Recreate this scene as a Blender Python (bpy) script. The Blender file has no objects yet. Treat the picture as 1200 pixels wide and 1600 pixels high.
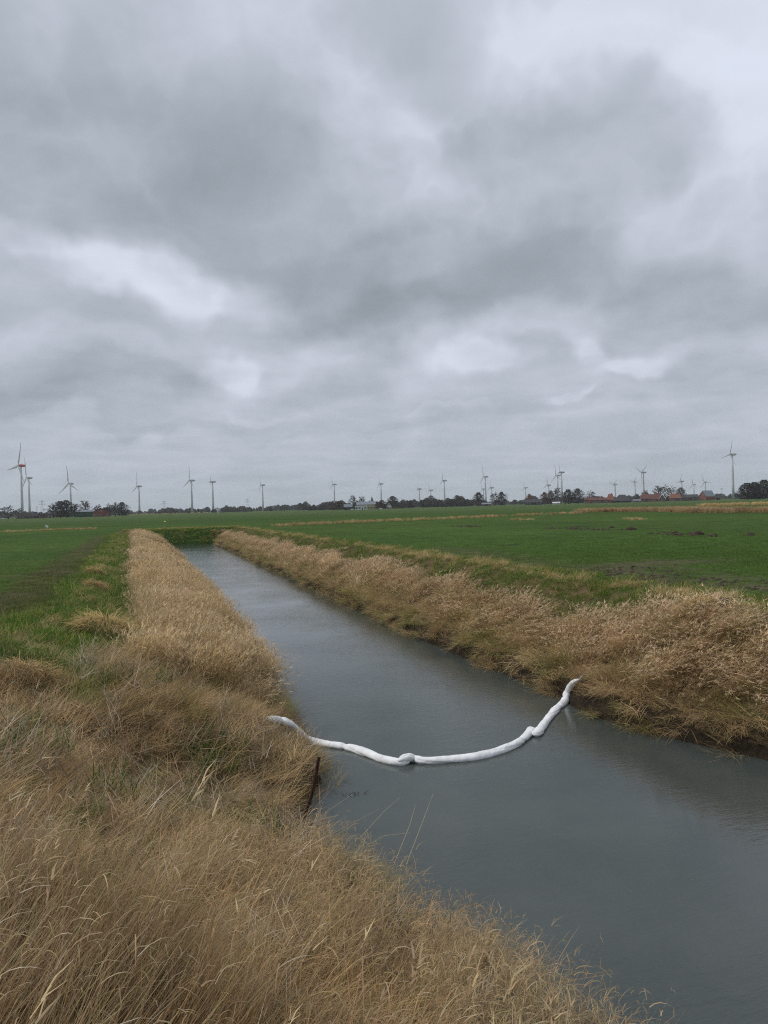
import bpy, math, random
import numpy as np
from mathutils import Vector, Matrix, Euler
random.seed(7); rng = np.random.default_rng(7)
SC = bpy.context.scene
R = math.radians

# ------------------------------------------------------------------ camera
CAM_H = 5.0
FPX = 1200.0                                     # focal length in pixels of the 1200 x 1600 photograph
ROLL = R(1.51); PITCH = -math.atan(8.2/FPX); YAW = math.atan(395/FPX)
fw = Vector((math.sin(YAW)*math.cos(PITCH), math.cos(YAW)*math.cos(PITCH), math.sin(PITCH)))
r0 = Vector((math.cos(YAW), -math.sin(YAW), 0)); u0 = r0.cross(fw)
rt = r0*math.cos(ROLL) - u0*math.sin(ROLL); up = u0*math.cos(ROLL) + r0*math.sin(ROLL)
cam = bpy.data.cameras.new('camera'); cam_o = bpy.data.objects.new('camera', cam)
SC.collection.objects.link(cam_o); SC.camera = cam_o
cam.sensor_fit = 'VERTICAL'; cam.sensor_height = 36.0; cam.lens = 36.0*FPX/1600.0
cam.clip_start = 0.1; cam.clip_end = 30000
cam_o.matrix_world = Matrix(((rt.x, up.x, -fw.x, 0), (rt.y, up.y, -fw.y, 0), (rt.z, up.z, -fw.z, CAM_H), (0, 0, 0, 1)))

def ray(x, y): return fw + rt*((x-600)/FPX) - up*((y-800)/FPX)
def hit(x, y, z):
    d = ray(x, y); return Vector((0, 0, CAM_H)) + d*((z-CAM_H)/d.z)
def far(x, D, z):                                # ground position at depth D seen in column x of the horizon
    d = ray(x, 808-32*x/1200.0); return Vector((d.x*D, d.y*D, z))

# ------------------------------------------------------------------ world: Nishita daylight behind broken stratus
SUN_EL, SUN_AZ = R(50), R(-75)                    # azimuth clockwise from +Y
w = bpy.data.worlds.new('World'); SC.world = w; w.use_nodes = True
nt = w.node_tree; nt.nodes.clear(); L = nt.links.new
def N(t, **k):
    n = nt.nodes.new(t)
    for a, b in k.items(): setattr(n, a, b)
    return n
out = N('ShaderNodeOutputWorld'); bg = N('ShaderNodeBackground'); bg.inputs[1].default_value = 0.1
sky = N('ShaderNodeTexSky', sky_type='NISHITA', sun_disc=False, sun_elevation=SUN_EL, sun_rotation=SUN_AZ)
tc = N('ShaderNodeTexCoord')
def noise(vec, scale, detail=3, rough=0.5):
    n = N('ShaderNodeTexNoise'); L(vec, n.inputs['Vector']); n.inputs['Scale'].default_value = scale
    n.inputs['Detail'].default_value = detail; n.inputs['Roughness'].default_value = rough; return n
def vm(op, a, b=None):
    n = N('ShaderNodeVectorMath', operation=op); L(a, n.inputs[0])
    if b is not None:
        if hasattr(b, 'is_linked'): L(b, n.inputs[1])
        else: n.inputs[1].default_value = b
    return n.outputs[0]
def mt(op, a, b=None, c=None, clamp=False):
    n = N('ShaderNodeMath', operation=op, use_clamp=clamp)
    for i, v in enumerate((a, b, c)):
        if v is None: continue
        if hasattr(v, 'is_linked'): L(v, n.inputs[i])
        else: n.inputs[i].default_value = v
    return n.outputs[0]
D0 = tc.outputs['Generated']
w1 = vm('MULTIPLY', vm('SUBTRACT', noise(D0, 4.2, 4, .55).outputs['Color'], (.5, .5, .5)), (.26, .26, .17))
w2 = vm('MULTIPLY', vm('SUBTRACT', noise(D0, 13, 3, .55).outputs['Color'], (.5, .5, .5)), (.05, .05, .03))
DW = vm('ADD', vm('ADD', D0, w1), w2)
# cloud masses: (column, row, half width, half height, change in brightness) seen from the ditch
BLOBS = [(150,250,480,190,-.13),(60,80,300,150,-.04),(450,330,260,150,-.07),(680,430,370,105,-.11),(640,500,200,62,-.15),(880,440,190,90,-.045),(480,470,130,60,-.05),(850,210,240,110,-.09),(600,60,170,60,-.04),
 (990,50,320,110,.15),(1140,150,150,120,.16),(1090,330,110,90,.09),(640,235,60,90,.08),(570,320,80,50,.05),(520,180,70,110,.05),(280,450,190,50,.17),(345,575,70,35,.16),(60,415,150,35,.10),(500,545,110,35,.09),
 (765,580,110,28,.16),(1010,605,75,20,.14),(940,570,45,30,.12),(1130,490,160,80,-.12),(1020,555,90,38,-.08),(860,565,70,36,-.06),(170,510,130,30,-.07),
 (180,590,150,35,-.10),(60,630,160,35,-.12),(530,605,140,26,-.06),(430,560,80,24,-.03),(250,665,180,12,-.05),(600,680,220,10,-.04),(900,660,200,12,-.04),(1130,610,120,40,-.07),(400,640,80,12,.07),(870,648,60,10,.09),
 (215,680,25,18,.08),(700,655,90,8,.05),(-250,300,350,300,-.08),(1450,300,300,300,.05),(500,-250,600,220,-.03),(1350,-150,350,250,.10)]
acc = None
for (bx, by, hw, hh, amp) in BLOBS:
    c = ray(bx, by).normalized()
    e1 = c.cross(Vector((0, 0, 1))).normalized(); e2 = e1.cross(c).normalized()
    m = Matrix((e1, e2, -c)).transposed()
    mp = N('ShaderNodeMapping', vector_type='TEXTURE'); L(DW, mp.inputs[0])
    mp.inputs[1].default_value = c; mp.inputs[2].default_value = m.to_euler()
    k = 1.28*c.dot(fw)
    mp.inputs[3].default_value = (k*hw/FPX, k*hh/FPX, .5)
    g = N('ShaderNodeTexGradient', gradient_type='QUADRATIC_SPHERE'); L(mp.outputs[0], g.inputs[0])
    gg = mt('SMOOTH_MIN', mt('MULTIPLY', g.outputs['Fac'], 3.0), 1.0, .5)
    acc = mt('MULTIPLY_ADD', gg, amp*1.35, acc if acc is not None else 0.0)
sx = N('ShaderNodeSeparateXYZ'); L(D0, sx.inputs[0])
zz = mt('ADD', mt('MAXIMUM', sx.outputs[2], 0.0), .09)
cmb = N('ShaderNodeCombineXYZ'); L(mt('DIVIDE', sx.outputs[0], zz), cmb.inputs[0]); L(mt('DIVIDE', sx.outputs[1], zz), cmb.inputs[1])
DF = vm('MULTIPLY', DW, (1, 1, 1.35)); n1 = noise(DF, 2.6, 5, .5).outputs['Fac']; n3 = noise(cmb.outputs[0], .75, 5, .5).outputs['Fac']
n2 = noise(DF, 5.5, 5, .5).outputs['Fac']
def crisp(o_, a, b_):                            # steeper cloud edges
    q = N('ShaderNodeMapRange', interpolation_type='SMOOTHSTEP'); L(o_, q.inputs[0]); q.inputs[1].default_value = a; q.inputs[2].default_value = b_; q.inputs[3].default_value = -.5; q.inputs[4].default_value = .5
    return q.outputs[0]
def billow(o_):                                # rounded dark cells with brighter seams
    return mt('SUBTRACT', mt('SMOOTH_MIN', mt('MULTIPLY', mt('ABSOLUTE', mt('SUBTRACT', o_, .5)), 7.0), 1.0, .5), .45)
nn = mt('ADD', mt('ADD', mt('MULTIPLY', mt('SUBTRACT', n1, .5), .16), mt('MULTIPLY', billow(n3), -.13)), mt('MULTIPLY', billow(n2), -.10))
horizon = mt('SMOOTH_MIN', mt('MULTIPLY', sx.outputs[2], 5.0), 1.0, .3)   # 0 at the horizon, 1 from 12 degrees up
val = mt('ADD', mt('MULTIPLY', mt('ADD', acc, nn), mt('MULTIPLY_ADD', horizon, .45, .55)), mt('MULTIPLY_ADD', horizon, .06, .455))
cr = N('ShaderNodeValToRGB'); L(val, cr.inputs[0]); cr.color_ramp.interpolation = 'B_SPLINE'
el = cr.color_ramp.elements
el[0].position = .05; el[0].color = (.190, .215, .238, 1)
el[1].position = .98; el[1].color = (.68, .70, .76, 1)
for p, col in ((.28, (.262, .290, .318, 1)), (.45, (.338, .368, .408, 1)), (.62, (.43, .455, .505, 1)), (.8, (.55, .575, .635, 1))):
    e = el.new(p); e.color = col
cl = N('ShaderNodeMix', data_type='RGBA', blend_type='MULTIPLY'); cl.inputs[0].default_value = 1
L(cr.outputs[0], cl.inputs[6]); cl.inputs[7].default_value = (11.9, 12.1, 12.5, 1)
mx = N('ShaderNodeMix', data_type='RGBA'); L(cl.outputs[2], mx.inputs[6]); L(sky.outputs[0], mx.inputs[7])
L(mt('MULTIPLY', mt('SUBTRACT', val, .72, clamp=True), .9, clamp=True), mx.inputs[0])
L(mx.outputs[2], bg.inputs[0]); L(bg.outputs[0], out.inputs[0])
w.cycles.sampling_method = 'MANUAL'; w.cycles.sample_map_resolution = 512

sun = bpy.data.lights.new('sun', 'SUN'); sun.energy = 1.5; sun.angle = R(11); sun.color = (1.0, .95, .88)
so = bpy.data.objects.new('sun', sun); SC.collection.objects.link(so)
sd = Vector((math.sin(SUN_AZ)*math.cos(SUN_EL), math.cos(SUN_AZ)*math.cos(SUN_EL), math.sin(SUN_EL)))
so.rotation_euler = sd.to_track_quat('Z', 'Y').to_euler(); so.location = (0, 0, 50)
SC.view_settings.view_transform = 'Standard'; SC.view_settings.look = 'None'
SC.view_settings.exposure = 0.17; SC.view_settings.gamma = 1.0; SC.view_settings.use_curve_mapping = False
SC.render.engine = 'CYCLES'; SC.cycles.max_bounces = 8; SC.cycles.diffuse_bounces = 3; SC.cycles.volume_bounces = 1
SC.cycles.use_denoising = False; SC.cycles.filter_width = 1.15; SC.cycles.pixel_filter_type = 'BLACKMAN_HARRIS'
SC.cycles.sample_clamp_indirect = 4.0

# ------------------------------------------------------------------ helpers
def vn(x, y, s, seed=0, octs=1):                 # value noise, -1..1
    x = np.asarray(x, float)/s; y = np.asarray(y, float)/s; tot = 0; a = 1; nrm = 0
    for o in range(octs):
        xi = np.floor(x).astype(np.int64); yi = np.floor(y).astype(np.int64); fx = x-xi; fy = y-yi
        fx = fx*fx*(3-2*fx); fy = fy*fy*(3-2*fy)
        def h(i, j):
            v = (i*374761393 + j*668265263 + (seed+o*17)*1442695041) & 0xffffffff
            v = ((v ^ (v >> 13))*1274126177) & 0xffffffff; v = v ^ (v >> 16)
            return (v & 0xffff)/32767.5-1
        n = (h(xi, yi)*(1-fx)+h(xi+1, yi)*fx)*(1-fy)+(h(xi, yi+1)*(1-fx)+h(xi+1, yi+1)*fx)*fy
        tot = tot+n*a; nrm += a; a *= .5; x = x*2+31.7; y = y*2+11.3
    return tot/nrm
def sstep(a, b, x): t = np.clip((np.asarray(x, float)-a)/(b-a), 0, 1); return t*t*(3-2*t)
def link(o): SC.collection.objects.link(o); return o
def tag(o, label=None, cat=None, group=None, kind=None):
    for k, v in (('label', label), ('category', cat), ('group', group), ('kind', kind)):
        if v: o[k] = v
    return o
def mesh_from(name, V, F, mats=(), smooth=False, mi=None):
    me = bpy.data.meshes.new(name); me.from_pydata([tuple(v) for v in V], [], [tuple(f) for f in F])
    for m in mats: me.materials.append(m)
    if mi is not None: me.polygons.foreach_set('material_index', mi)
    if smooth: me.polygons.foreach_set('use_smooth', [True]*len(me.polygons))
    me.update(); return me
def obj(name, me, parent=None, loc=None):
    o = link(bpy.data.objects.new(name, me))
    if parent is not None: o.parent = parent
    if loc is not None: o.location = loc
    return o
def empty(name, loc, rz=0, sc=1):
    o = link(bpy.data.objects.new(name, None)); o.location = loc; o.rotation_euler = (0, 0, rz); o.scale = (sc,)*3
    o.empty_display_size = .2; return o
class MB:
    def __init__(s): s.v = []; s.f = []
    def add(s, V, F): k = len(s.v); s.v += [tuple(v) for v in V]; s.f += [tuple(i+k for i in f) for f in F]; return s
    def box(s, x0, x1, y0, y1, z0, z1):
        return s.add([(x0,y0,z0),(x1,y0,z0),(x1,y1,z0),(x0,y1,z0),(x0,y0,z1),(x1,y0,z1),(x1,y1,z1),(x0,y1,z1)],
                     [(0,3,2,1),(4,5,6,7),(0,1,5,4),(1,2,6,5),(2,3,7,6),(3,0,4,7)])
    def tube(s, pts, rad, n=6, cap=True):
        pts = [Vector(p) for p in pts]; V = []; F = []
        for i, p in enumerate(pts):
            d = (pts[min(i+1, len(pts)-1)]-pts[max(i-1, 0)]).normalized()
            a = d.cross(Vector((.3, .2, 1)) if abs(d.z) < .9 else Vector((1, .1, 0))).normalized(); b = d.cross(a)
            r = rad[i] if hasattr(rad, '__len__') else rad
            V += [p+a*(r*math.cos(6.2832*k/n))+b*(r*math.sin(6.2832*k/n)) for k in range(n)]
        for i in range(len(pts)-1):
            F += [(i*n+k, i*n+(k+1) % n, (i+1)*n+(k+1) % n, (i+1)*n+k) for k in range(n)]
        if cap: F += [tuple(range(n))[::-1], tuple((len(pts)-1)*n+k for k in range(n))]
        return s.add(V, F)
    def mesh(s, name, mat, smooth=False): return mesh_from(name, s.v, s.f, [mat], smooth)
    def build(s, name, mat, parent=None, smooth=False, loc=None): return obj(name, s.mesh(name, mat, smooth), parent, loc)

def mat(name, col, rough=.8, var=0.0, scale=3.0, bump=0.0, spec=.3, metal=0.0, detail=5):
    m = bpy.data.materials.new(name); m.use_nodes = True; t = m.node_tree; b = t.nodes['Principled BSDF']
    b.inputs['Base Color'].default_value = (*col, 1); b.inputs['Roughness'].default_value = rough
    b.inputs['Specular IOR Level'].default_value = spec; b.inputs['Metallic'].default_value = metal
    if var or bump:
        tx = t.nodes.new('ShaderNodeTexCoord'); n = t.nodes.new('ShaderNodeTexNoise')
        n.inputs['Scale'].default_value = scale; n.inputs['Detail'].default_value = detail
        t.links.new(tx.outputs['Object'], n.inputs['Vector'])
    if var:
        mr = t.nodes.new('ShaderNodeMapRange'); mr.inputs[1].default_value = .3; mr.inputs[2].default_value = .7
        mr.inputs[3].default_value = 1-var; mr.inputs[4].default_value = 1+var
        t.links.new(n.outputs['Fac'], mr.inputs[0])
        mm = t.nodes.new('ShaderNodeMix'); mm.data_type = 'RGBA'; mm.blend_type = 'MULTIPLY'; mm.inputs[0].default_value = 1
        mm.inputs[6].default_value = (*col, 1); t.links.new(mr.outputs[0], mm.inputs[7]); t.links.new(mm.outputs[2], b.inputs['Base Color'])
    if bump:
        bp = t.nodes.new('ShaderNodeBump'); bp.inputs['Strength'].default_value = bump; bp.inputs['Distance'].default_value = .02
        t.links.new(n.outputs['Fac'], bp.inputs['Height']); t.links.new(bp.outputs[0], b.inputs['Normal'])
    return m

# ------------------------------------------------------------------ terrain
YL = [-60, 0, 6.2, 8, 9.3, 10.7, 11.7, 12.3, 13.0, 13.7, 15.8, 18.8, 22.5, 30, 50, 108]
XL = [4.6, 4.3, 3.72, 3.08, 2.75, 2.5, 2.15, 2.2, 2.75, 3.2, 3.3, 3.45, 3.6, 3.8, 3.9, 4.1]
YR = [-60, 0, 9, 11.3, 12.4, 13.8, 15.3, 17.2, 20.8, 30, 54, 108]
XR = [13.0, 12.6, 12.0, 11.5, 11.0, 10.5, 10.05, 10.3, 10.25, 10.2, 10.9, 11.8]
YE = 120.0; FZ = 2.4
PD = [-6, -1.2, -.25, 0, .22, 1.4, 3.6, 5.4, 7.0]; PZ = [-1.1, -.9, -.35, -.02, .32, .85, 1.75, 2.32, FZ]
BKD = [-6, -1.2, -.25, 0, .2, 1.0, 2.8, 3.7, 4.6]; BKZ = [-1.1, -.9, -.35, -.02, .42, .85, 1.85, 2.3, FZ]
def edge_noise(x, y): return .12*vn(x*.3, y, 1.1, 3, 2)
def shoreL(y): return np.interp(y, YL, XL)
def shoreR(y): return np.interp(y, YR, XR)
def ground_z(x, y):
    x = np.asarray(x, float); y = np.asarray(y, float); e = edge_noise(x, y)
    dl = shoreL(y)-x+e; dr = x-shoreR(y)+e; de = y-YE+e
    z = np.maximum(np.maximum(np.interp(dl, PD, PZ), np.interp(dr, BKD, BKZ)), np.interp(de*1.6, BKD, BKZ))
    d = np.maximum(np.maximum(dl, dr), de); near = np.exp(-np.maximum(y-20, 0)/60)
    z = z+near*(.15*vn(x, y, 1.6, 5, 3)*sstep(.3, 1.5, d)*(1-sstep(5.5, 8, d))+.025*vn(x, y, 1.1, 9, 2)*sstep(5, 8, d))
    # hummock of the mown bank in the left middle ground
    z = z+.22*np.exp(-((x-.8)/1.6)**2-((y-14.5)/1.8)**2)
    dt = (x-DITCH_A(y))                                             # field ditch far on the right
    return z
def DITCH_A(y): return 0*y

gx = np.concatenate([-np.geomspace(6000, 9, 70), np.arange(-8.8, 36, .17), np.geomspace(36.3, 6000, 80)])
gy = np.concatenate([np.linspace(-60, -2, 24), np.arange(-1.5, 32, .17), np.geomspace(32.2, 150, 240), np.geomspace(152, 9000, 90)])
GX, GY = np.meshgrid(gx, gy); GZ = ground_z(GX, GY)
nx, ny = len(gx), len(gy)
def poly_dist(px, py, pts):
    best = np.full(np.shape(px), 1e9)
    for (ax, ay), (bx, by) in zip(pts[:-1], pts[1:]):
        vx, vy = bx-ax, by-ay; t = np.clip(((px-ax)*vx+(py-ay)*vy)/(vx*vx+vy*vy), 0, 1)
        best = np.minimum(best, np.hypot(px-ax-t*vx, py-ay-t*vy))
    return best
def gp(lst, z=FZ): return [tuple(hit(a, b, z)[:2]) for a, b in lst]
TRACK1 = gp([(1230,921),(1120,916),(1040,908),(985,899),(968,890),(985,881),(1040,877)])
TRACK2 = gp([(1230,908),(1140,903),(1085,893),(1062,886),(1075,879),(1120,875)])
TRACK3 = gp([(700,858),(800,872),(860,884),(930,893)])
def cmix(a, b, t): return a*(1-t[..., None])+np.array(b)*t[..., None]
X, Y = GX, GY
dL = shoreL(Y)-X; dR = X-shoreR(Y)
C = np.zeros(X.shape+(3,))+np.array((.040, .080, .011))
C = cmix(C, (.058, .100, .016), sstep(-.5, .8, vn(X, Y*.5, 60, 21, 3)))
C = cmix(C, (.030, .070, .009), .6*sstep(0, .7, vn(X*.6, Y, 14, 22, 3)))
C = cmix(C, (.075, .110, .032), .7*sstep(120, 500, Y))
mud = .9*np.exp(-(poly_dist(X, Y, TRACK1)/1.5)**2)*sstep(-.8, .3, vn(X, Y, .9, 31, 2))+.6*np.exp(-(poly_dist(X, Y, TRACK2)/1.2)**2)*sstep(-.6, .5, vn(X, Y, .8, 33, 2))
mud = mud+.6*np.exp(-(poly_dist(X, Y, TRACK3)/1.4)**2)+.25*sstep(.35, .8, vn(X, Y, 2.2, 37, 3))*sstep(18, 30, X)*(1-sstep(24, 34, Y))
lf = X < 3
mudL = sstep(-3.0, -.8, -np.abs(X+5.4))*sstep(-.4, .6, vn(X, Y, 2.4, 41, 3))*(1-sstep(34, 60, Y))*lf
band = sstep(5.6, 6.6, dL)*(1-sstep(7.7, 8.7, dL+.3*vn(X, Y, 3, 45)))*lf*(1-sstep(70, 118, Y))           # darker headland beside the left bank
C = cmix(C, (.062, .070, .018), .95*band)
C = cmix(C, (.085, .065, .040), np.clip(.55*band*sstep(-.2, .7, vn(X, Y, 3.2, 43, 3))+.75*mudL, 0, 1))
C = cmix(C, (.110, .082, .055), np.clip(mud*.8, 0, .75))
C = cmix(C, (.028, .035, .014), .8*sstep(.48, .62, vn(X, Y*2.4, 5.5, 47, 3))*(X > 14)*(Y > 38)*(Y < 110))
bank = np.maximum(np.minimum(dL, 0+dL), dR)
onb = ((dL > -1) & (dL < 6)) | ((dR > -1) & (dR < 4.2)) & (Y < YE+6)
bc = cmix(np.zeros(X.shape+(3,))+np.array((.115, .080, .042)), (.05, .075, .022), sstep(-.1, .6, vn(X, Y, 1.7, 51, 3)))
bc = cmix(bc, (.034, .026, .018), sstep(.55, .2, np.maximum(dL, dR)))  # waterline soil: wet mud, with shade under the overhang mixed into the colour
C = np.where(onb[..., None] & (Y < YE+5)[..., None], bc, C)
C = np.where(((X > 2) & (X < 14.5) & (Y >= YE-2) & (Y < YE+5.5))[..., None], cmix(np.zeros(X.shape+(3,))+np.array((.035, .065, .018)), (.17, .13, .06), sstep(.1, .6, vn(X, Y*3, 2.5, 55, 2))*.8), C)
me = bpy.data.meshes.new('ground')
idx = np.arange(nx*ny).reshape(ny, nx)
Fq = np.stack([idx[:-1, :-1], idx[:-1, 1:], idx[1:, 1:], idx[1:, :-1]], -1).reshape(-1, 4)
me.vertices.add(nx*ny); me.vertices.foreach_set('co', np.stack([X, Y, GZ], -1).ravel())
me.loops.add(Fq.size); me.loops.foreach_set('vertex_index', Fq.ravel())
me.polygons.add(len(Fq)); me.polygons.foreach_set('loop_start', np.arange(0, Fq.size, 4)); me.polygons.foreach_set('use_smooth', np.ones(len(Fq), bool))
me.update(); me.validate()
ca = me.color_attributes.new('soil', 'FLOAT_COLOR', 'POINT')
ca.data.foreach_set('color', np.concatenate([C, np.ones(C.shape[:2]+(1,))], -1).ravel())
gm = bpy.data.materials.new('field_and_bank_soil'); gm.use_nodes = True; t = gm.node_tree; b = t.nodes['Principled BSDF']
b.inputs['Roughness'].default_value = 1; b.inputs['Specular IOR Level'].default_value = .1
at_ = t.nodes.new('ShaderNodeAttribute'); at_.attribute_name = 'soil'
geo = t.nodes.new('ShaderNodeNewGeometry')
def tn(scale, detail, vec=None):
    n = t.nodes.new('ShaderNodeTexNoise'); n.inputs['Scale'].default_value = scale; n.inputs['Detail'].default_value = detail
    n.inputs['Roughness'].default_value = .65; t.links.new(vec or geo.outputs['Position'], n.inputs['Vector']); return n
def tmr(src, a, b_):
    n = t.nodes.new('ShaderNodeMapRange'); n.inputs[1].default_value = .3; n.inputs[2].default_value = .7; n.inputs[3].default_value = a; n.inputs[4].default_value = b_
    t.links.new(src, n.inputs[0]); return n.outputs[0]
def tmul(a, b_):
    n = t.nodes.new('ShaderNodeMath'); n.operation = 'MULTIPLY'; t.links.new(a, n.inputs[0]); t.links.new(b_, n.inputs[1]); return n.outputs[0]
mp = t.nodes.new('ShaderNodeMapping'); mp.inputs[3].default_value = (1, .16, 1); mp.inputs[2].default_value = (0, 0, R(4)); t.links.new(geo.outputs['Position'], mp.inputs[0])
f1 = tn(9, 6); f2 = tn(1.1, 5); f3 = tn(5.5, 3, mp.outputs[0]); f4 = tn(.05, 4)
fac = tmul(tmul(tmr(f1.outputs['Fac'], .5, 1.5), tmr(f2.outputs['Fac'], .72, 1.28)), tmul(tmr(f3.outputs['Fac'], .85, 1.15), tmr(f4.outputs['Fac'], .82, 1.18)))
mm = t.nodes.new('ShaderNodeMix'); mm.data_type = 'RGBA'; mm.blend_type = 'MULTIPLY'; mm.inputs[0].default_value = 1
t.links.new(at_.outputs['Color'], mm.inputs[6]); t.links.new(fac, mm.inputs[7]); t.links.new(mm.outputs[2], b.inputs['Base Color'])
bp = t.nodes.new('ShaderNodeBump'); bp.inputs['Strength'].default_value = .7; bp.inputs['Distance'].default_value = .06
t.links.new(f1.outputs['Fac'], bp.inputs['Height']); t.links.new(bp.outputs[0], b.inputs['Normal'])
me.materials.append(gm)
tag(obj('ground', me), kind='structure')

# water
wm = bpy.data.materials.new('canal_water'); wm.use_nodes = True; t = wm.node_tree; b = t.nodes['Principled BSDF']
b.inputs['IOR'].default_value = 1.33
geo = t.nodes.new('ShaderNodeNewGeometry')
def wmap(sc_, rz):
    n = t.nodes.new('ShaderNodeMapping'); n.inputs[3].default_value = sc_; n.inputs[2].default_value = (0, 0, rz); t.links.new(geo.outputs['Position'], n.inputs[0]); return n.outputs[0]
r1 = tn(1.0, 3, wmap((2.6, 9, 1), R(-14))); r2 = tn(1.0, 2, wmap((11, 30, 1), R(-22))); pz = tn(.16, 3, wmap((1, 1, 1), 0)); murk = tn(.28, 4)
b1 = t.nodes.new('ShaderNodeBump'); b1.inputs['Distance'].default_value = .017; t.links.new(r1.outputs['Fac'], b1.inputs['Height'])
sy = t.nodes.new('ShaderNodeSeparateXYZ'); t.links.new(geo.outputs['Position'], sy.inputs[0])
yr = t.nodes.new('ShaderNodeMapRange'); yr.inputs[1].default_value = 25; yr.inputs[2].default_value = 100; yr.inputs[3].default_value = 1; yr.inputs[4].default_value = 3.0; t.links.new(sy.outputs[1], yr.inputs[0])
t.links.new(tmul(tmr(pz.outputs['Fac'], .10, .55), yr.outputs[0]), b1.inputs['Strength'])
b2 = t.nodes.new('ShaderNodeBump'); b2.inputs['Distance'].default_value = .004; t.links.new(r2.outputs['Fac'], b2.inputs['Height']); t.links.new(b1.outputs[0], b2.inputs['Normal'])
t.links.new(tmr(pz.outputs['Fac'], .1, .6), b2.inputs['Strength']); t.links.new(b2.outputs[0], b.inputs['Normal'])
t.links.new(tmr(pz.outputs['Fac'], .01, .10), b.inputs['Roughness'])
mm = t.nodes.new('ShaderNodeMix'); mm.data_type = 'RGBA'; mm.inputs[6].default_value = (.046, .058, .056, 1); mm.inputs[7].default_value = (.074, .086, .078, 1)
t.links.new(tmr(murk.outputs['Fac'], 0, 1), mm.inputs[0]); t.links.new(mm.outputs[2], b.inputs['Base Color'])
tag(obj('canal_water', mesh_from('canal_water', [(1, -58, 0), (14.5, -58, 0), (14.5, YE+1.0, 0), (1, YE+1.0, 0)], [(0, 1, 2, 3)], [wm])), kind='structure')

# ------------------------------------------------------------------ plant clumps
pm = bpy.data.materials.new('plant_blades'); pm.use_nodes = True; t = pm.node_tree; b = t.nodes['Principled BSDF']
b.inputs['Roughness'].default_value = .62; b.inputs['Specular IOR Level'].default_value = .28
a1 = t.nodes.new('ShaderNodeAttribute'); a1.attribute_name = 'blade'
a2 = t.nodes.new('ShaderNodeAttribute'); a2.attribute_type = 'INSTANCER'; a2.attribute_name = 'tint'
mm = t.nodes.new('ShaderNodeMix'); mm.data_type = 'RGBA'; mm.blend_type = 'MULTIPLY'; mm.inputs[0].default_value = 1
t.links.new(a1.outputs['Color'], mm.inputs[6]); t.links.new(a2.outputs['Color'], mm.inputs[7]); t.links.new(mm.outputs[2], b.inputs['Base Color'])
tr = t.nodes.new('ShaderNodeBsdfTranslucent'); t.links.new(mm.outputs[2], tr.inputs[0])
ms = t.nodes.new('ShaderNodeMixShader'); ms.inputs[0].default_value = .32
t.links.new(b.outputs[0], ms.inputs[1]); t.links.new(tr.outputs[0], ms.inputs[2]); t.links.new(ms.outputs[0], t.nodes['Material Output'].inputs[0])

def ribbons(P, az, tilt, bend, ln, wd, col, segs=4, twist=1.0, tipcol=None):
    """P (n,3) roots; az direction of lean; tilt start angle from vertical; bend added along the blade"""
    n = len(P); s = np.linspace(0, 1, segs+1); pos = [P.copy()]; cur = P.copy()
    for k in range(segs):
        th = tilt+bend*(s[k]+s[k+1])/2
        d = np.stack([np.sin(th)*np.cos(az), np.sin(th)*np.sin(az), np.cos(th)], -1)
        cur = cur+d*(ln/segs)[:, None]; pos.append(cur.copy())
    pos = np.stack(pos, 1)
    ta = az+np.pi/2+rng.uniform(-twist, twist, n)
    wv = np.stack([np.cos(ta), np.sin(ta), rng.uniform(-.3, .3, n)], -1)
    prof = np.array([1-.25*q-.75*max(0, (q-.55)/.45)**1.5 for q in s]); prof[-1] = .06
    hw = wd[:, None, None]*.5*prof[None, :, None]*wv[:, None, :]
    V = np.stack([pos-hw, pos+hw], 2).reshape(-1, 3)
    base = (np.arange(n)*(segs+1)*2)[:, None]
    k = np.arange(segs)[None, :]*2
    F = np.stack([base+k, base+k+1, base+k+3, base+k+2], -1).reshape(-1, 4)
    Cc = np.repeat(col[:, None, :], (segs+1)*2, 1).astype(float)
    if tipcol is not None:
        q = np.repeat(s, 2)[None, :, None]; Cc = Cc*(1-q)+tipcol[:, None, :]*q
    return V, F, Cc.reshape(-1, 3), pos
def join(parts):
    V = []; F = []; Cc = []; k = 0
    for p in parts: V.append(p[0]); F.append(p[1]+k); Cc.append(p[2]); k += len(p[0])
    return np.concatenate(V), np.concatenate(F), np.concatenate(Cc)
def clump_mesh(name, parts):
    V, F, Cc = join(parts); me = bpy.data.meshes.new(name)
    me.vertices.add(len(V)); me.vertices.foreach_set('co', V.ravel())
    me.loops.add(F.size); me.loops.foreach_set('vertex_index', F.ravel())
    me.polygons.add(len(F)); me.polygons.foreach_set('loop_start', np.arange(0, F.size, 4))
    me.update(); c = me.color_attributes.new('blade', 'FLOAT_COLOR', 'POINT')
    c.data.foreach_set('color', np.concatenate([Cc, np.ones((len(Cc), 1))], -1).ravel()); me.materials.append(pm); return me
def vary(col, n, amt=.22, hue=.08):
    v = np.array(col)[None]*rng.uniform(1-amt, 1+amt, n)[:, None]
    return np.clip(v*(1+rng.uniform(-hue, hue, (n, 3))), 0, 1)
def roots(n, r):
    a = rng.uniform(0, 6.283, n); q = r*np.sqrt(rng.uniform(0, 1, n)); return np.stack([q*np.cos(a), q*np.sin(a), np.zeros(n)-.05], -1)
U = lambda a, b_, n: rng.uniform(a, b_, n)
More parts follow.
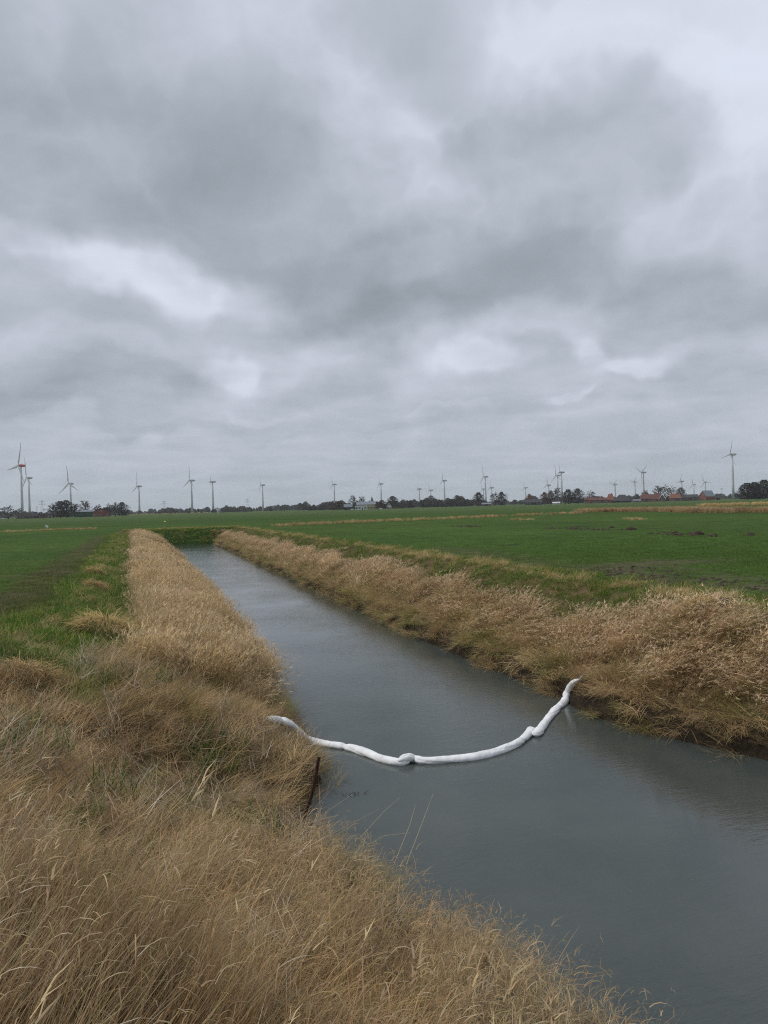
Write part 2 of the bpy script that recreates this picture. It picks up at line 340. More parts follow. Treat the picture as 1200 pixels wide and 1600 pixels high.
def c_reed(n=34, r=.24, lo=.75, hi=1.3, wd=.0042, spread=.7, t0=.12, t1=.5, leaves=1.3, panicle=False, col=(.44, .325, .175), lw=.009, b1=.5):
    P = roots(n, r); az = rng.normal(0, spread, n); ti = U(t0, t1, n); be = U(.0, b1, n); ln = U(lo, hi, n)
    c0 = vary(col, n, .42, .12); parts = [ribbons(P, az, ti, be, ln, np.full(n, wd)*U(.7, 1.3, n), c0, 4)]
    pos = parts[0][3]; m = int(n*leaves); si = rng.integers(0, n, m); k = rng.integers(1, 5, m)
    lc = vary((.50, .40, .25), m, .3); pale = rng.uniform(0, 1, m) < .05; lc[pale] = np.array((.68, .62, .50))
    Pl = pos[si, k]
    parts.append(ribbons(Pl, rng.normal(0, 1.3, m), U(.3, 1.1, m), U(.8, 2.3, m), U(.10, .30, m), U(.5, 1.2, m)*lw, lc, 4))
    if panicle:
        m = n*4; si = np.repeat(np.arange(n), 4); tp = pos[si, -1]-(pos[si, -1]-pos[si, -2])*U(0, .5, m)[:, None]
        parts.append(ribbons(tp, az[si]+rng.normal(0, .5, m), ti[si]+be[si]+U(-.4, .6, m), U(0, .9, m), U(.06, .17, m), U(.008, .016, m)*(wd/.0042)**.5, vary((.64, .52, .34), m, .38), 2))
    return parts
def c_mat(n=80, r=.3, lo=.25, hi=.62, wd=.0055, t0=.75, t1=1.45, b0=.1, b1=.9, spread=.8, col=(.50, .40, .25), segs=4):
    P = roots(n, r); P[:, 2] += U(0, .08, n); c0 = vary(col, n, .45)
    return [ribbons(P, rng.normal(0, spread, n), U(t0, t1, n), U(b0, b1, n), U(lo, hi, n), wd*U(.6, 1.6, n), c0, segs)]
def c_grass(n=70, r=.2, lo=.07, hi=.2, wd=.006, col=(.085, .165, .020), dry=.06, segs=3):
    P = roots(n, r); c0 = vary(col, n, .35); dd = rng.uniform(0, 1, n) < dry; c0[dd] = vary((.42, .33, .17), int(dd.sum()), .3) if dd.any() else c0[dd]
    return [ribbons(P, U(0, 6.28, n), U(.05, .7, n), U(.2, 1.2, n), U(lo, hi, n), wd*U(.6, 1.4, n), c0, segs)]
def library(name, gens):
    col = bpy.data.collections.new(name)
    for i, g in enumerate(gens):
        col.objects.link(bpy.data.objects.new('%s_%02d' % (name, i), clump_mesh(name, g)))
    return col
LIB = {
 'reed': library('reed_clump', [c_reed(n=48, spread=.42, t0=.2, t1=.75, b1=.2, leaves=.3, lw=.007, wd=.0052, col=(.47, .375, .225)) for _ in range(5)]+[c_reed(n=44, leaves=.7, spread=.6, lw=.007, wd=.005, t0=.2, t1=.8, b1=.4, col=(.44, .34, .20)) for _ in range(2)]+[c_reed(n=40, leaves=.5, spread=.5, t0=.2, t1=.75, b1=.3, col=(.45, .31, .18))]),
 'leafy': library('leafy_reed_clump', [c_reed(n=30, lo=.45, hi=.95, leaves=3.2, t0=.1, t1=.7, spread=1.1, col=(.49, .395, .245), lw=.009) for _ in range(5)]),
 'plume': library('plume_reed_clump', [c_reed(n=44, r=.3, lo=.6, hi=1.25, wd=.005, t0=.03, t1=.45, leaves=1.0, panicle=True, col=(.58, .46, .26), lw=.012) for _ in range(5)]),
 'shaggy': library('shaggy_reed_clump', [c_reed(n=46, r=.3, lo=.7, hi=1.2, wd=.0055, t0=.3, t1=.85, b1=1.0, spread=.6, leaves=1.3, panicle=True, col=(.52, .39, .22), lw=.012) for _ in range(5)]),
 'plume_far': library('distant_reed_clump', [c_reed(n=40, r=.36, lo=.75, hi=1.2, wd=.011, t0=.03, t1=.4, leaves=.7, panicle=True, col=(.58, .46, .27), lw=.022) for _ in range(4)]),
 'mat': library('matted_grass_clump', [c_mat() for _ in range(6)]),
 'mat_far': library('distant_matted_clump', [c_mat(n=44, wd=.012, segs=3) for _ in range(4)]),
 'turf': library('turf_clump', [c_grass() for _ in range(4)]+[c_grass(lo=.12, hi=.32, dry=.3) for _ in range(2)]),
 'wheat': library('wheat_tuft', [c_grass(n=40, r=.28, lo=.05, hi=.13, wd=.008, col=(.078, .140, .018), dry=.01, segs=2) for _ in range(4)]),
}
def scatter(name, P, lib, rz, tilt, scl, tint, label, cat):
    n = len(P); nv = len(LIB[lib].objects) if isinstance(lib, str) else len(lib.objects); col = LIB[lib] if isinstance(lib, str) else lib
    me = bpy.data.meshes.new(name); me.vertices.add(n); me.vertices.foreach_set('co', np.asarray(P, float).ravel())
    rot = np.zeros((n, 3)); rot[:, 2] = rz; rot[:, 1] = tilt[:, 0]; rot[:, 0] = tilt[:, 1]
    me.attributes.new('rot', 'FLOAT_VECTOR', 'POINT').data.foreach_set('vector', rot.ravel())
    s = np.asarray(scl, float); s = np.repeat(s[:, None], 3, 1) if s.ndim == 1 else s
    me.attributes.new('scl', 'FLOAT_VECTOR', 'POINT').data.foreach_set('vector', s.ravel())
    me.attributes.new('vi', 'INT', 'POINT').data.foreach_set('value', rng.integers(0, nv, n).astype(np.int32))
    me.attributes.new('tint', 'FLOAT_COLOR', 'POINT').data.foreach_set('color', np.concatenate([tint, np.ones((n, 1))], -1).ravel())
    o = obj(name, me)
    g = bpy.data.node_groups.new(name, 'GeometryNodeTree')
    g.interface.new_socket('Geometry', in_out='INPUT', socket_type='NodeSocketGeometry'); g.interface.new_socket('Geometry', in_out='OUTPUT', socket_type='NodeSocketGeometry')
    gi = g.nodes.new('NodeGroupInput'); go = g.nodes.new('NodeGroupOutput'); ip = g.nodes.new('GeometryNodeInstanceOnPoints')
    ci = g.nodes.new('GeometryNodeCollectionInfo'); ci.inputs['Collection'].default_value = col
    ci.inputs['Separate Children'].default_value = True; ci.inputs['Reset Children'].default_value = True
    def na(nm, ty):
        q = g.nodes.new('GeometryNodeInputNamedAttribute'); q.data_type = ty; q.inputs[0].default_value = nm; return q.outputs[0]
    er = g.nodes.new('FunctionNodeEulerToRotation'); g.links.new(na('rot', 'FLOAT_VECTOR'), er.inputs[0])
    g.links.new(gi.outputs[0], ip.inputs['Points']); g.links.new(ci.outputs[0], ip.inputs['Instance']); ip.inputs['Pick Instance'].default_value = True
    g.links.new(na('vi', 'INT'), ip.inputs['Instance Index']); g.links.new(er.outputs[0], ip.inputs['Rotation']); g.links.new(na('scl', 'FLOAT_VECTOR'), ip.inputs['Scale'])
    g.links.new(ip.outputs[0], go.inputs[0])
    o.modifiers.new('scatter', 'NODES').node_group = g
    return tag(o, label, cat, kind='stuff')

# boom paths first: the grass leaves room for them
def on_bank(px, py, lift):                       # where the sight line through a photo point meets the bank
    d = ray(px, py); p = Vector((0, 0, CAM_H))
    for k in range(1, 9000):
        q = p+d*(k*.01)
        if q.z <= max(float(ground_z(q.x, q.y)), 0.0)+lift: return q
    return q
BOOM = [
 [on_bank(418,1124,.20), on_bank(436,1125,.20), on_bank(452,1131,.18), on_bank(466,1143,.14), hit(480,1155,.06), hit(505,1162,.04), hit(540,1167,.035), hit(566,1174,.035), hit(594,1185,.035), hit(620,1191,.035), hit(640,1191,.035)],
 [hit(622,1189,.09), hit(632,1185,.11), hit(645,1184,.08), hit(662,1189,.035), hit(700,1187,.035), hit(740,1183,.035), hit(775,1175,.035), hit(805,1163,.035), hit(822,1150,.04), hit(832,1138,.06)],
 [hit(830,1146,.05), hit(839,1145,.06), hit(846,1137,.04), hit(856,1123,.035), hit(870,1107,.035), hit(882,1096,.05), on_bank(886,1083,.16), on_bank(892,1072,.20), on_bank(899,1065,.24), on_bank(905,1062,.26)],
]
bpts = np.array([[p.x, p.y] for b_ in BOOM for p in b_])
def boom_dist(x, y): return np.min([poly_dist(x, y, [(p.x, p.y) for p in b_]) for b_ in BOOM], 0)

def rand_pts(x0, x1, y0, y1, dens, far_fade=None):
    n = int((x1-x0)*(y1-y0)*dens); x = rng.uniform(x0, x1, n); y = rng.uniform(y0, y1, n)
    if far_fade: k = rng.uniform(0, 1, n) < 1/(1+np.maximum(y-far_fade, 0)/far_fade); x, y = x[k], y[k]
    return x, y
def place(name, x, y, lib, wind, wjit, tl, smin, smax, tint, label, cat, dz=0.0, hs=None):
    n = len(x); z = ground_z(x, y)+dz
    rz = wind+rng.normal(0, wjit, n); s = rng.uniform(smin, smax, n)
    sc_ = np.stack([s, s, s*(hs if hs is not None else 1.0)], -1)
    return scatter(name, np.stack([x, y, z], -1), lib, rz, rng.normal(0, tl, (n, 2)), sc_, tint, label, cat)
def tints(x, y, pal, seed, s=1.2, br=.18):
    k = (vn(x, y, s, seed, 3)*1.6+1)/2*(len(pal)-1)+rng.normal(0, .25, len(x)); k = np.clip(k, 0, len(pal)-1.001); i = k.astype(int); f = (k-i)[:, None]
    pal = np.array(pal, float); c = pal[i]*(1-f)+pal[i+1]*f
    return c*(rng.uniform(1-br, 1+br, len(x)))[:, None]

# 1 foreground reeds on the left bank
def near_tall(x, y):       # line separating the standing reeds (below) from the mown mat (above)
    return y-(5.6-1.45*x+.5*vn(x, y, 1.5, 61))
x, y = rand_pts(-7, 5, 1.2, 12.5, 20)
d = shoreL(y)-x; k = (d > .9) & (near_tall(x, y) < 0) & ((np.hypot(x, y) > 2.2)); x, y = x[k], y[k]
place('foreground_reeds', x, y, 'reed', R(-8), .34, .12, .60, .98, tints(x, y, [(.80,.72,.62),(1,.93,.82),(1.05,1,.95),(.9,.8,.66)], 71, 1.8), 'tall dry straw-brown reeds leaning right on the near left bank', 'reeds')
LIB['tall'] = library('seed_head_stalk', [c_reed(n=4, r=.25, lo=1.15, hi=1.5, wd=.005, spread=.5, t0=.15, t1=.6, b1=.5, leaves=1.5, panicle=True, col=(.50, .40, .25), lw=.008) for _ in range(5)])
x, y = rand_pts(-6, 4.5, 2, 12, 1.6); d = shoreL(y)-x; k = (d > 1.5) & (near_tall(x, y) < 1.0) & (np.hypot(x, y) > 2.6); x, y = x[k], y[k]
place('seed_head_stalks', x, y, 'tall', R(-8), .4, .12, .6, 1.05, tints(x, y, [(.8,.75,.65),(1.15,1.1,1.05)], 72, .5), 'taller pale seed-headed stalks standing out of the near reeds', 'reeds')
LIB['litter'] = library('broken_stem_litter', [c_mat(n=26, r=.32, lo=.3, hi=.8, wd=.008, t0=.7, t1=1.4, b0=-.1, b1=.3, spread=2.5, col=c_) for c_ in ((.30, .24, .17), (.56, .48, .36), (.22, .17, .12), (.42, .30, .18))])
x, y = rand_pts(-8, 5, 2, 18, 5); d = shoreL(y)-x; k = (d > .1) & (boom_dist(x, y) > .35) & (np.hypot(x, y) > 2.4) & ((x > -1) | (y < 14.5)); x, y = x[k], y[k]
place('broken_stem_litter', x, y, 'litter', 0, 3, .2, .4, .9, tints(x, y, [(.8,.8,.8),(1.1,1.08,1.05)], 74, .6), 'grey and dark broken stems tangled over the near left bank', 'litter', dz=.22)
x, y = rand_pts(-6, 4, 6, 17.5, 7); d = shoreL(y)-x; k = (d > .5) & (boom_dist(x, y) > .3) & (vn(x, y, 1.0, 76, 2) > .18); x, y = x[k], y[k]
place('green_shoots', x, y, 'turf', 0, 3, .2, 1.2, 2.1, tints(x, y, [(.6,.7,.6),(.9,.95,.8)], 77, .6), 'green shoots coming up through the dead grass of the left bank', 'grass', dz=.10)
# 1b leafy fringe along the near shore
x, y = rand_pts(-1, 5, 3.5, 12.0, 26)
d = shoreL(y)-x; k = (d > .02) & (d < 2.6+.5*vn(x, y, 1.2, 63)) & (y < 9.6-.3*d) & (near_tall(x, y) > -.4); x, y = x[k], y[k]
place('shore_reeds', x, y, 'leafy', R(0), .6, .16, .45, .85, tints(x, y, [(.75,.64,.5),(.95,.85,.7),(1,.95,.85),(.7,.75,.45)], 73, 1.0), 'curly-leaved dry reeds fringing the near left water edge', 'reeds')
# 2 mown, matted bank
x, y = rand_pts(-9, 5, 3, 20.5, 28)
d = shoreL(y)-x; green = (x < -.9+.6*vn(x, y, 1.3, 65)) & (y > 15.2+.25*x+.6*vn(x, y, 1.5, 66))
k = (d > -.12) & (near_tall(x, y) > -.5) & ~green & (boom_dist(x+.10, y+.25) > .34) & ~((d < 1.8) & (y < 8.8)) & (np.hypot((x-2.15), (y-10.5)*.7) > .34) & (boom_dist(x, y) > .26) & ((y < 17.6+.7*vn(x, y, 1.1, 67)) | (d < .8) & (y < 20)) ; x, y = x[k], y[k]
wd = np.arctan2(.15-.3*vn(x, y, 2.2, 68), .6+.9*vn(x, y, 2.0, 69))
place('matted_bank_grass', x, y, 'mat', wd, .6, .25, .5, 1.15, tints(x, y, [(.62,.62,.36),(.85,.76,.58),(1.15,1.05,.9),(.78,.62,.46),(.5,.66,.26)], 75, .8, .32), 'flattened brown grass mat with green shoots on the left bank', 'grass')
# 3 left reed belt
x, y = rand_pts(-1.2, 5.4, 16.2, YE+1, 15, 42)
d = shoreL(y)-x; k = (d > .0) & (x > .15+.25*vn(x, y, 2.5, 77)+.5*sstep(22, 16, y)*vn(x, y, 1, 78)-.5*sstep(18.6, 17, y)) & (boom_dist(x, y) > .5) & ~((d < .9) & (y < 19.5)) & (y > 16.8+.7*vn(x, y, 1.1, 67)); x, y = x[k], y[k]
dens = rng.uniform(0, 1, len(x)) < .9; x, y = x[dens], y[dens]
pal = [(.80,.72,.56),(.98,.92,.80),(1.12,1.07,1.0),(.92,.86,.72)]
tt = tints(x, y, pal, 79, 1.4, .25); h = (.83+.26*vn(x, y, 2.4, 80)+.26*vn(x, y, .8, 81))*(1-.35*sstep(1.2, -.4, x))*(1-.35*sstep(1.3, .2, shoreL(y)-x))
k = y < 40
place('left_reed_belt', x[k], y[k], 'plume', R(10), .9, .10, .8, 1.15, tt[k], 'tall pinkish-tan reed belt along the left water edge', 'reeds', hs=h[k])
place('distant_left_reed_belt', x[~k], y[~k], 'plume_far', R(10), 1.0, .10, .95, 1.35, tt[~k], 'far end of the pale reed belt left of the water', 'reeds', hs=h[~k]*.85)
# 4 green and straw turf on the left bank top
x, y = rand_pts(-5.5, 1.2, 14, 112, 26, 24)
k = (x > -2.3+.5*vn(x, y, 1.2, 83)-1.9*sstep(26, 17, y)) & (x < .6) & ~((y < 15.2+.25*x) ); x, y = x[k], y[k]
dry = sstep(.12, .42, vn(x, y, 1.5, 85, 2))
g = tints(x, y, [(.78,.98,.65),(1.15,1.2,.85),(.88,1.12,.58)], 86, 1.0)
place('bank_top_turf', x, y, 'turf', R(0), 3, .15, .7, 1.5, g, 'short green turf on the left bank top', 'grass')
k = rng.uniform(0, 1, len(x)) < dry*.75; xs, ys = x[k], y[k]; ks = ys < 40
tt = tints(xs, ys, [(1.0,.92,.72),(1.25,1.15,.95)], 87, .8)
place('straw_patches', xs, ys, 'mat', R(20), .9, .2, .35, .75, tt, 'straw-coloured dry grass patches in the left bank turf', 'grass', hs=.8)
# 5 right bank
x, y = rand_pts(9.6, 18, 8, YE+2, 22, 34)
d = x-shoreR(y); k = (d > -.06+.20*vn(x, y, .9, 96, 2)) & (d < 2.15+.55*sstep(21, 15.5, y)+.4*vn(x, y, 2.6, 91)) & (boom_dist(x, y) > .3); x, y, d = x[k], y[k], d[k]
up_ = sstep(.7, 2.0, d+.7*vn(x, y, 1.3, 92, 2)+.25)
k = rng.uniform(0, 1, len(x)) < up_*.9
nearr = y < 38
pal = [(.80,.72,.62),(1.02,.95,.90),(1.15,1.08,1.08),(.85,.78,.62)]
tt = tints(x, y, pal, 93, .9, .28); h = .50+.05*sstep(21, 15.5, y)+.13*vn(x, y, 1.4, 94, 2)
q = k & nearr; place('right_bank_reeds', x[q], y[q], 'shaggy', R(-30), .6, .22, .75, 1.15, tt[q], 'dry tan reeds with shaggy heads covering the upper right bank', 'reeds', hs=h[q])
q = k & ~nearr; place('distant_right_bank_reeds', x[q], y[q], 'plume_far', R(-5), .9, .15, .75, 1.15, tt[q], 'far pale reeds on the right bank', 'reeds', hs=h[q])
ttm = tints(x, y, [(.85,.76,.62),(1.15,1.03,.88),(.62,.74,.38),(1.3,1.2,1.05),(.80,.70,.56)], 95, .8, .32)
q = nearr & (rng.uniform(0, 1, len(x)) < 1-.6*up_); place('right_bank_mat', x[q], y[q], 'mat', R(205), .7, .28, .55, 1.25, ttm[q], 'brown grass mat drooping to the water on the right bank', 'grass', dz=.06)
q = ~nearr & (rng.uniform(0, 1, len(x)) < 1-.5*up_); place('distant_right_bank_mat', x[q], y[q], 'mat_far', R(180), .7, .2, .8, 1.3, ttm[q], 'far brown grass drooping to the water on the right bank', 'grass', dz=.05)
# 6 green shoulder of the right bank with straw crest
x, y = rand_pts(12.5, 18.5, 8, YE+6, 22, 26)
d = x-shoreR(y); k = (d > 1.8+.5*sstep(21, 15.5, y)+.4*vn(x, y, 2, 97)) & (d < 5.3+.3*vn(x, y, 2, 98)); x, y, d = x[k], y[k], d[k]
place('right_bank_turf', x, y, 'turf', R(0), 3, .15, .7, 1.35, tints(x, y, [(.9,1.0,.7),(1.2,1.15,.85),(.95,1.1,.65)], 99, 1.2), 'green turf shoulder above the right bank reeds', 'grass')
k = rng.uniform(0, 1, len(x)) < np.exp(-((d-4.2-.3*vn(x, y, 1.5, 100))/.42)**2)*.9*sstep(-.7, .2, vn(x, y, 2.2, 101, 2))+.12*sstep(0,.5,vn(x, y, 1.2, 104)); q = k
place('right_bank_straw_crest', x[q], y[q], 'mat', R(30), .9, .2, .55, .95, tints(x[q], y[q], [(.95,.85,.62),(1.2,1.08,.86)], 102, 1), 'line of pale straw tufts on the right bank crest', 'grass', hs=.9)
# far end bank of the canal
x, y = rand_pts(-1, 17, YE+.1, YE+6, 14)
place('canal_end_turf', x, y, 'turf', 0, 3, .15, .9, 1.7, tints(x, y, [(1.0,1.15,.8),(1.5,1.45,1.0)], 103, 2), 'green bank closing the far end of the canal', 'grass')
k = (y > YE+3.6) & (rng.uniform(0, 1, len(x)) < .8); place('canal_end_straw', x[k], y[k], 'mat_far', 0, 3, .2, .7, 1.1, tints(x[k], y[k], [(.9,.8,.6),(1.15,1.02,.82)], 105, 2), 'straw crest along the far end bank of the canal', 'grass', hs=.7)
# 7 near field crop
x1, y1 = rand_pts(-16, -2.0, 15, 60, 20, 26); x2, y2 = rand_pts(14, 44, 12, 62, 17, 26)
x = np.concatenate([x1, x2]); y = np.concatenate([y1, y2]); dd = x-shoreR(y)
k = ((x < 0) | (dd > 4.7)) & (rng.uniform(0, 1, len(x)) > sstep(24, 60, y)); x, y = x[k], y[k]
mdl = np.exp(-(np.minimum(poly_dist(x, y, TRACK1), poly_dist(x, y, TRACK2))/1.3)**2)+.8*sstep(-3.0, -.8, -np.abs(x+5.4))*sstep(-.2, .6, vn(x, y, 2.4, 41, 3))*(x < 0)+.2*sstep(.35, .8, vn(x, y, 2.2, 37, 3))*(x > 18)*(y < 32)
k = rng.uniform(0, 1, len(x)) > mdl*.7; x, y = x[k], y[k]
tw = tints(x, y, [(.85,.95,.75),(1.1,1.15,.9),(.9,1.05,.75)], 107, 3.5)
bandp = (sstep(5.6, 6.6, shoreL(y)-x)*(1-sstep(7.7, 8.7, shoreL(y)-x))*(x < 0))[:, None]
tw = tw*(1-bandp)+tw*np.array((1.0, .68, .7))*bandp
place('young_wheat', x, y, 'wheat', 0, 3, .1, .8, 1.35, tw, 'short young green wheat covering the near fields', 'crop')

# field ditches with dry reeds further out
def ditch(name, line, wdt, dens, smin, smax, pal, label, z=FZ, hs=1.0, gap=-2, lib='plume_far'):
    P = gp(line); xs = []; ys = []
    for (ax, ay), (bx, by) in zip(P[:-1], P[1:]):
        Ln = math.hypot(bx-ax, by-ay); n = int(Ln*dens)+1; tq = rng.uniform(0, 1, n); o_ = rng.uniform(-wdt, wdt, n)
        xs.append(ax+(bx-ax)*tq+o_*(by-ay)/Ln); ys.append(ay+(by-ay)*tq-o_*(bx-ax)/Ln)
    x = np.concatenate(xs); y = np.concatenate(ys); k = vn(x, y, 9, 111, 2) > gap; x, y = x[k], y[k]
    return place(name, x, y, lib, 0, 3, .2, smin, smax, tints(x, y, pal, 113, 4), label, 'grass', hs=hs)
straw = [(.85,.75,.58),(1.1,1.0,.82)]
ditch('field_ditch_reeds', [(902,801),(960,799.5),(1040,799),(1110,801),(1260,800)], 3.2, 16, .8, 1.25, [(.70,.60,.52),(.90,.80,.70)], 'reddish-brown reeds filling the field ditch on the right', hs=.8)
ditch('field_ditch_straw', [(430,823),(520,818.5),(600,815),(690,811.5),(800,806.5),(905,802.5)], .8, 5, .6, .95, straw, 'broken straw line along the middle field ditch', hs=.5, gap=-.35)
ditch('field_edge_straw', [(1090,791.5),(1150,790),(1300,785)], 2.0, 6, 1.0, 1.4, [(1.1,1.0,.75),(1.3,1.2,.9)], 'pale straw strip on the far right field edge', hs=.7)
ditch('left_field_straw', [(-60,835),(40,830.5),(100,827.5),(150,827)], .5, 5, .6, .8, straw, 'thin straw line across the left field', hs=.35, gap=-.8)
ditch('scattered_straw', [(808,812),(822,813.5)], 1.2, 3, .5, .7, straw, 'loose straw lying in the right field beyond the ditch line', hs=.35)
ditch('heap_of_straw', [(982,811),(1000,813)], 1.0, 3, .5, .8, straw, 'small heap of straw lying in the right field before the reddish reeds', hs=.35)

# tussocks one can tell apart on the left bank top
def tussock(px, py, r, h, label, pal=(1.65, 1.55, 1.3)):
    p = on_bank(px, py, .1); n = int(420*r/.6); a = rng.uniform(0, 6.283, n); q = r*.75*np.sqrt(rng.uniform(0, 1, n))
    P = np.stack([p.x+q*np.cos(a)*1.15, p.y+q*np.sin(a)*.9, ground_z(p.x+q*np.cos(a), p.y+q*np.sin(a))+h*(1-(q/r)**2)*.8], -1)
    o = np.array([0, 0, 0.]); V = []
    col = vary(np.array((.42, .32, .17))*np.array(pal), n, .3)
    prt = ribbons(P-np.array(p), a+rng.normal(0, .6, n), U(.5, 1.3, n), U(.7, 1.6, n), U(.2, .5, n)*r/.6, U(.006, .011, n), col, 5)
    prt2 = ribbons(P-np.array(p)-np.array((0, 0, .12)), U(0, 6.28, n), U(.2, 1.2, n), U(.3, 1.5, n), U(.15, .3, n), U(.008, .014, n), vary((.24, .18, .09), n, .3), 3)
    return tag(obj('grass_tussock', clump_mesh('grass_tussock', [prt, prt2]), loc=p), label, 'tussock', 'dry grass tussocks on the left bank')
# standalone blades use the same look, without per-copy tint
pm2 = pm.copy(); pm2.name = 'tussock_blades'; t = pm2.node_tree
for n_ in t.nodes:
    if n_.bl_idname == 'ShaderNodeMix': n_.inputs[0].default_value = 0
_pm = pm; pm = pm2
tussock(166, 990, .80, .62, 'largest pale straw tussock, round, in the green left of the reed belt')
tussock(42, 1056, .55, .36, 'low tan tussock near the left photo edge below the green turf', (1.4, 1.25, 1.05))
tussock(152, 920, .5, .42, 'upright brownish-pink tussock beyond the round pale tussock', (1.3, 1.12, 1.0))
tussock(148, 893, .5, .32, 'flat straw tussock on the bank top behind the brownish one', (1.5, 1.4, 1.15))
tussock(1085, 957, .6, .45, 'tallest pale tuft peaking above the right bank reeds', (1.4, 1.3, 1.15))

# single stalks standing out over the water
def stalk(pts, label, rad=.0035, col=(.50, .42, .27)):
    o = MB().tube(pts, [rad, rad*.9, rad*.6][:len(pts)] if len(pts) <= 3 else rad, 5).build('reed_stalk', STK)
    return tag(o, label, 'reed stalk', 'bare reed stalks over the near water edge')
STK = mat('reed_stalk', (.46, .38, .24), .6, .2, 20)
TWG = mat('dark_twig', (.06, .045, .03), .8, .2, 20)
def pz_(px, py, z): return hit(px, py, z)
stalk([pz_(560,1312,.15), pz_(600,1268,.35), pz_(625,1246,.5)], 'long pale reed stalk slanting up right over the water by the rusty bar')
stalk([pz_(478,1292,.15), pz_(520,1262,.3), pz_(552,1240,.4)], 'pale stalk reaching from the rusty bar toward the floating twigs')
stalk([pz_(553,1285,.15), pz_(575,1273,.25), pz_(592,1264,.3)], 'short pale stalk low over the water left of the longest stalk')
stalk([pz_(615,1352,.3), pz_(640,1290,.55), pz_(649,1258,.7)], 'thin upright stalk right of the longest stalk')
stalk([pz_(635,1350,.3), pz_(660,1285,.6), pz_(677,1240,.8)], 'highest thin stalk, rightmost of those over the water')
stalk([pz_(575,1320,.1), pz_(600,1306,.2), pz_(641,1301,.3)], 'bent stalk above the shore below the longest stalk')
m = MB()
c0 = hit(553, 1239, .03)
for k in range(11):
    a = rng.uniform(0, 6.28); dx = rng.uniform(-.22, .2); l_ = rng.uniform(.03, .1)
    m.tube([c0+Vector((dx, rng.uniform(-.05, .05), -.03)), c0+Vector((dx+l_*math.cos(a), l_*math.sin(a)*.4, rng.uniform(0, .03)))], .0035, 4)
tag(m.build('floating_twigs', TWG), 'small dark twigs poking out of the water right of the rusty bar', 'twigs', kind='stuff')

# ------------------------------------------------------------------ rusty bar
rust = mat('rusty_iron', (.060, .030, .020), .85, .6, 14, .6)
pb = on_bank(470, 1306, .0); pt_ = Vector((pb.x+.31, pb.y-.05, pb.z+1.18)); pm_ = pb.lerp(pt_, .55)+Vector((.03, 0, 0))
def angle_iron(pts, s=.022, th=.007):
    M_ = MB(); prof = [(-s, -th), (s, -th), (s, th), (-s+2*th, th), (-s+2*th, 2*s), (-s, 2*s)]; V = []; n = len(prof)
    for i, p in enumerate(pts):
        V += [Vector(p)+Vector((a, b_, 0)) for a, b_ in prof]
    F = [(i*n+k, i*n+(k+1) % n, (i+1)*n+(k+1) % n, (i+1)*n+k) for i in range(len(pts)-1) for k in range(n)]+[tuple(range(n))[::-1], tuple((len(pts)-1)*n+k for k in range(n))]
    return M_.add(V, F)
bar = angle_iron([pb-Vector((.1, 0, .4)), pb, pb.lerp(pm_, .5)+Vector((-.015, 0, 0)), pm_, pt_]).build('iron_bar', rust)
tag(bar, 'bent rusty iron bar stuck in the left bank by the water', 'iron bar')

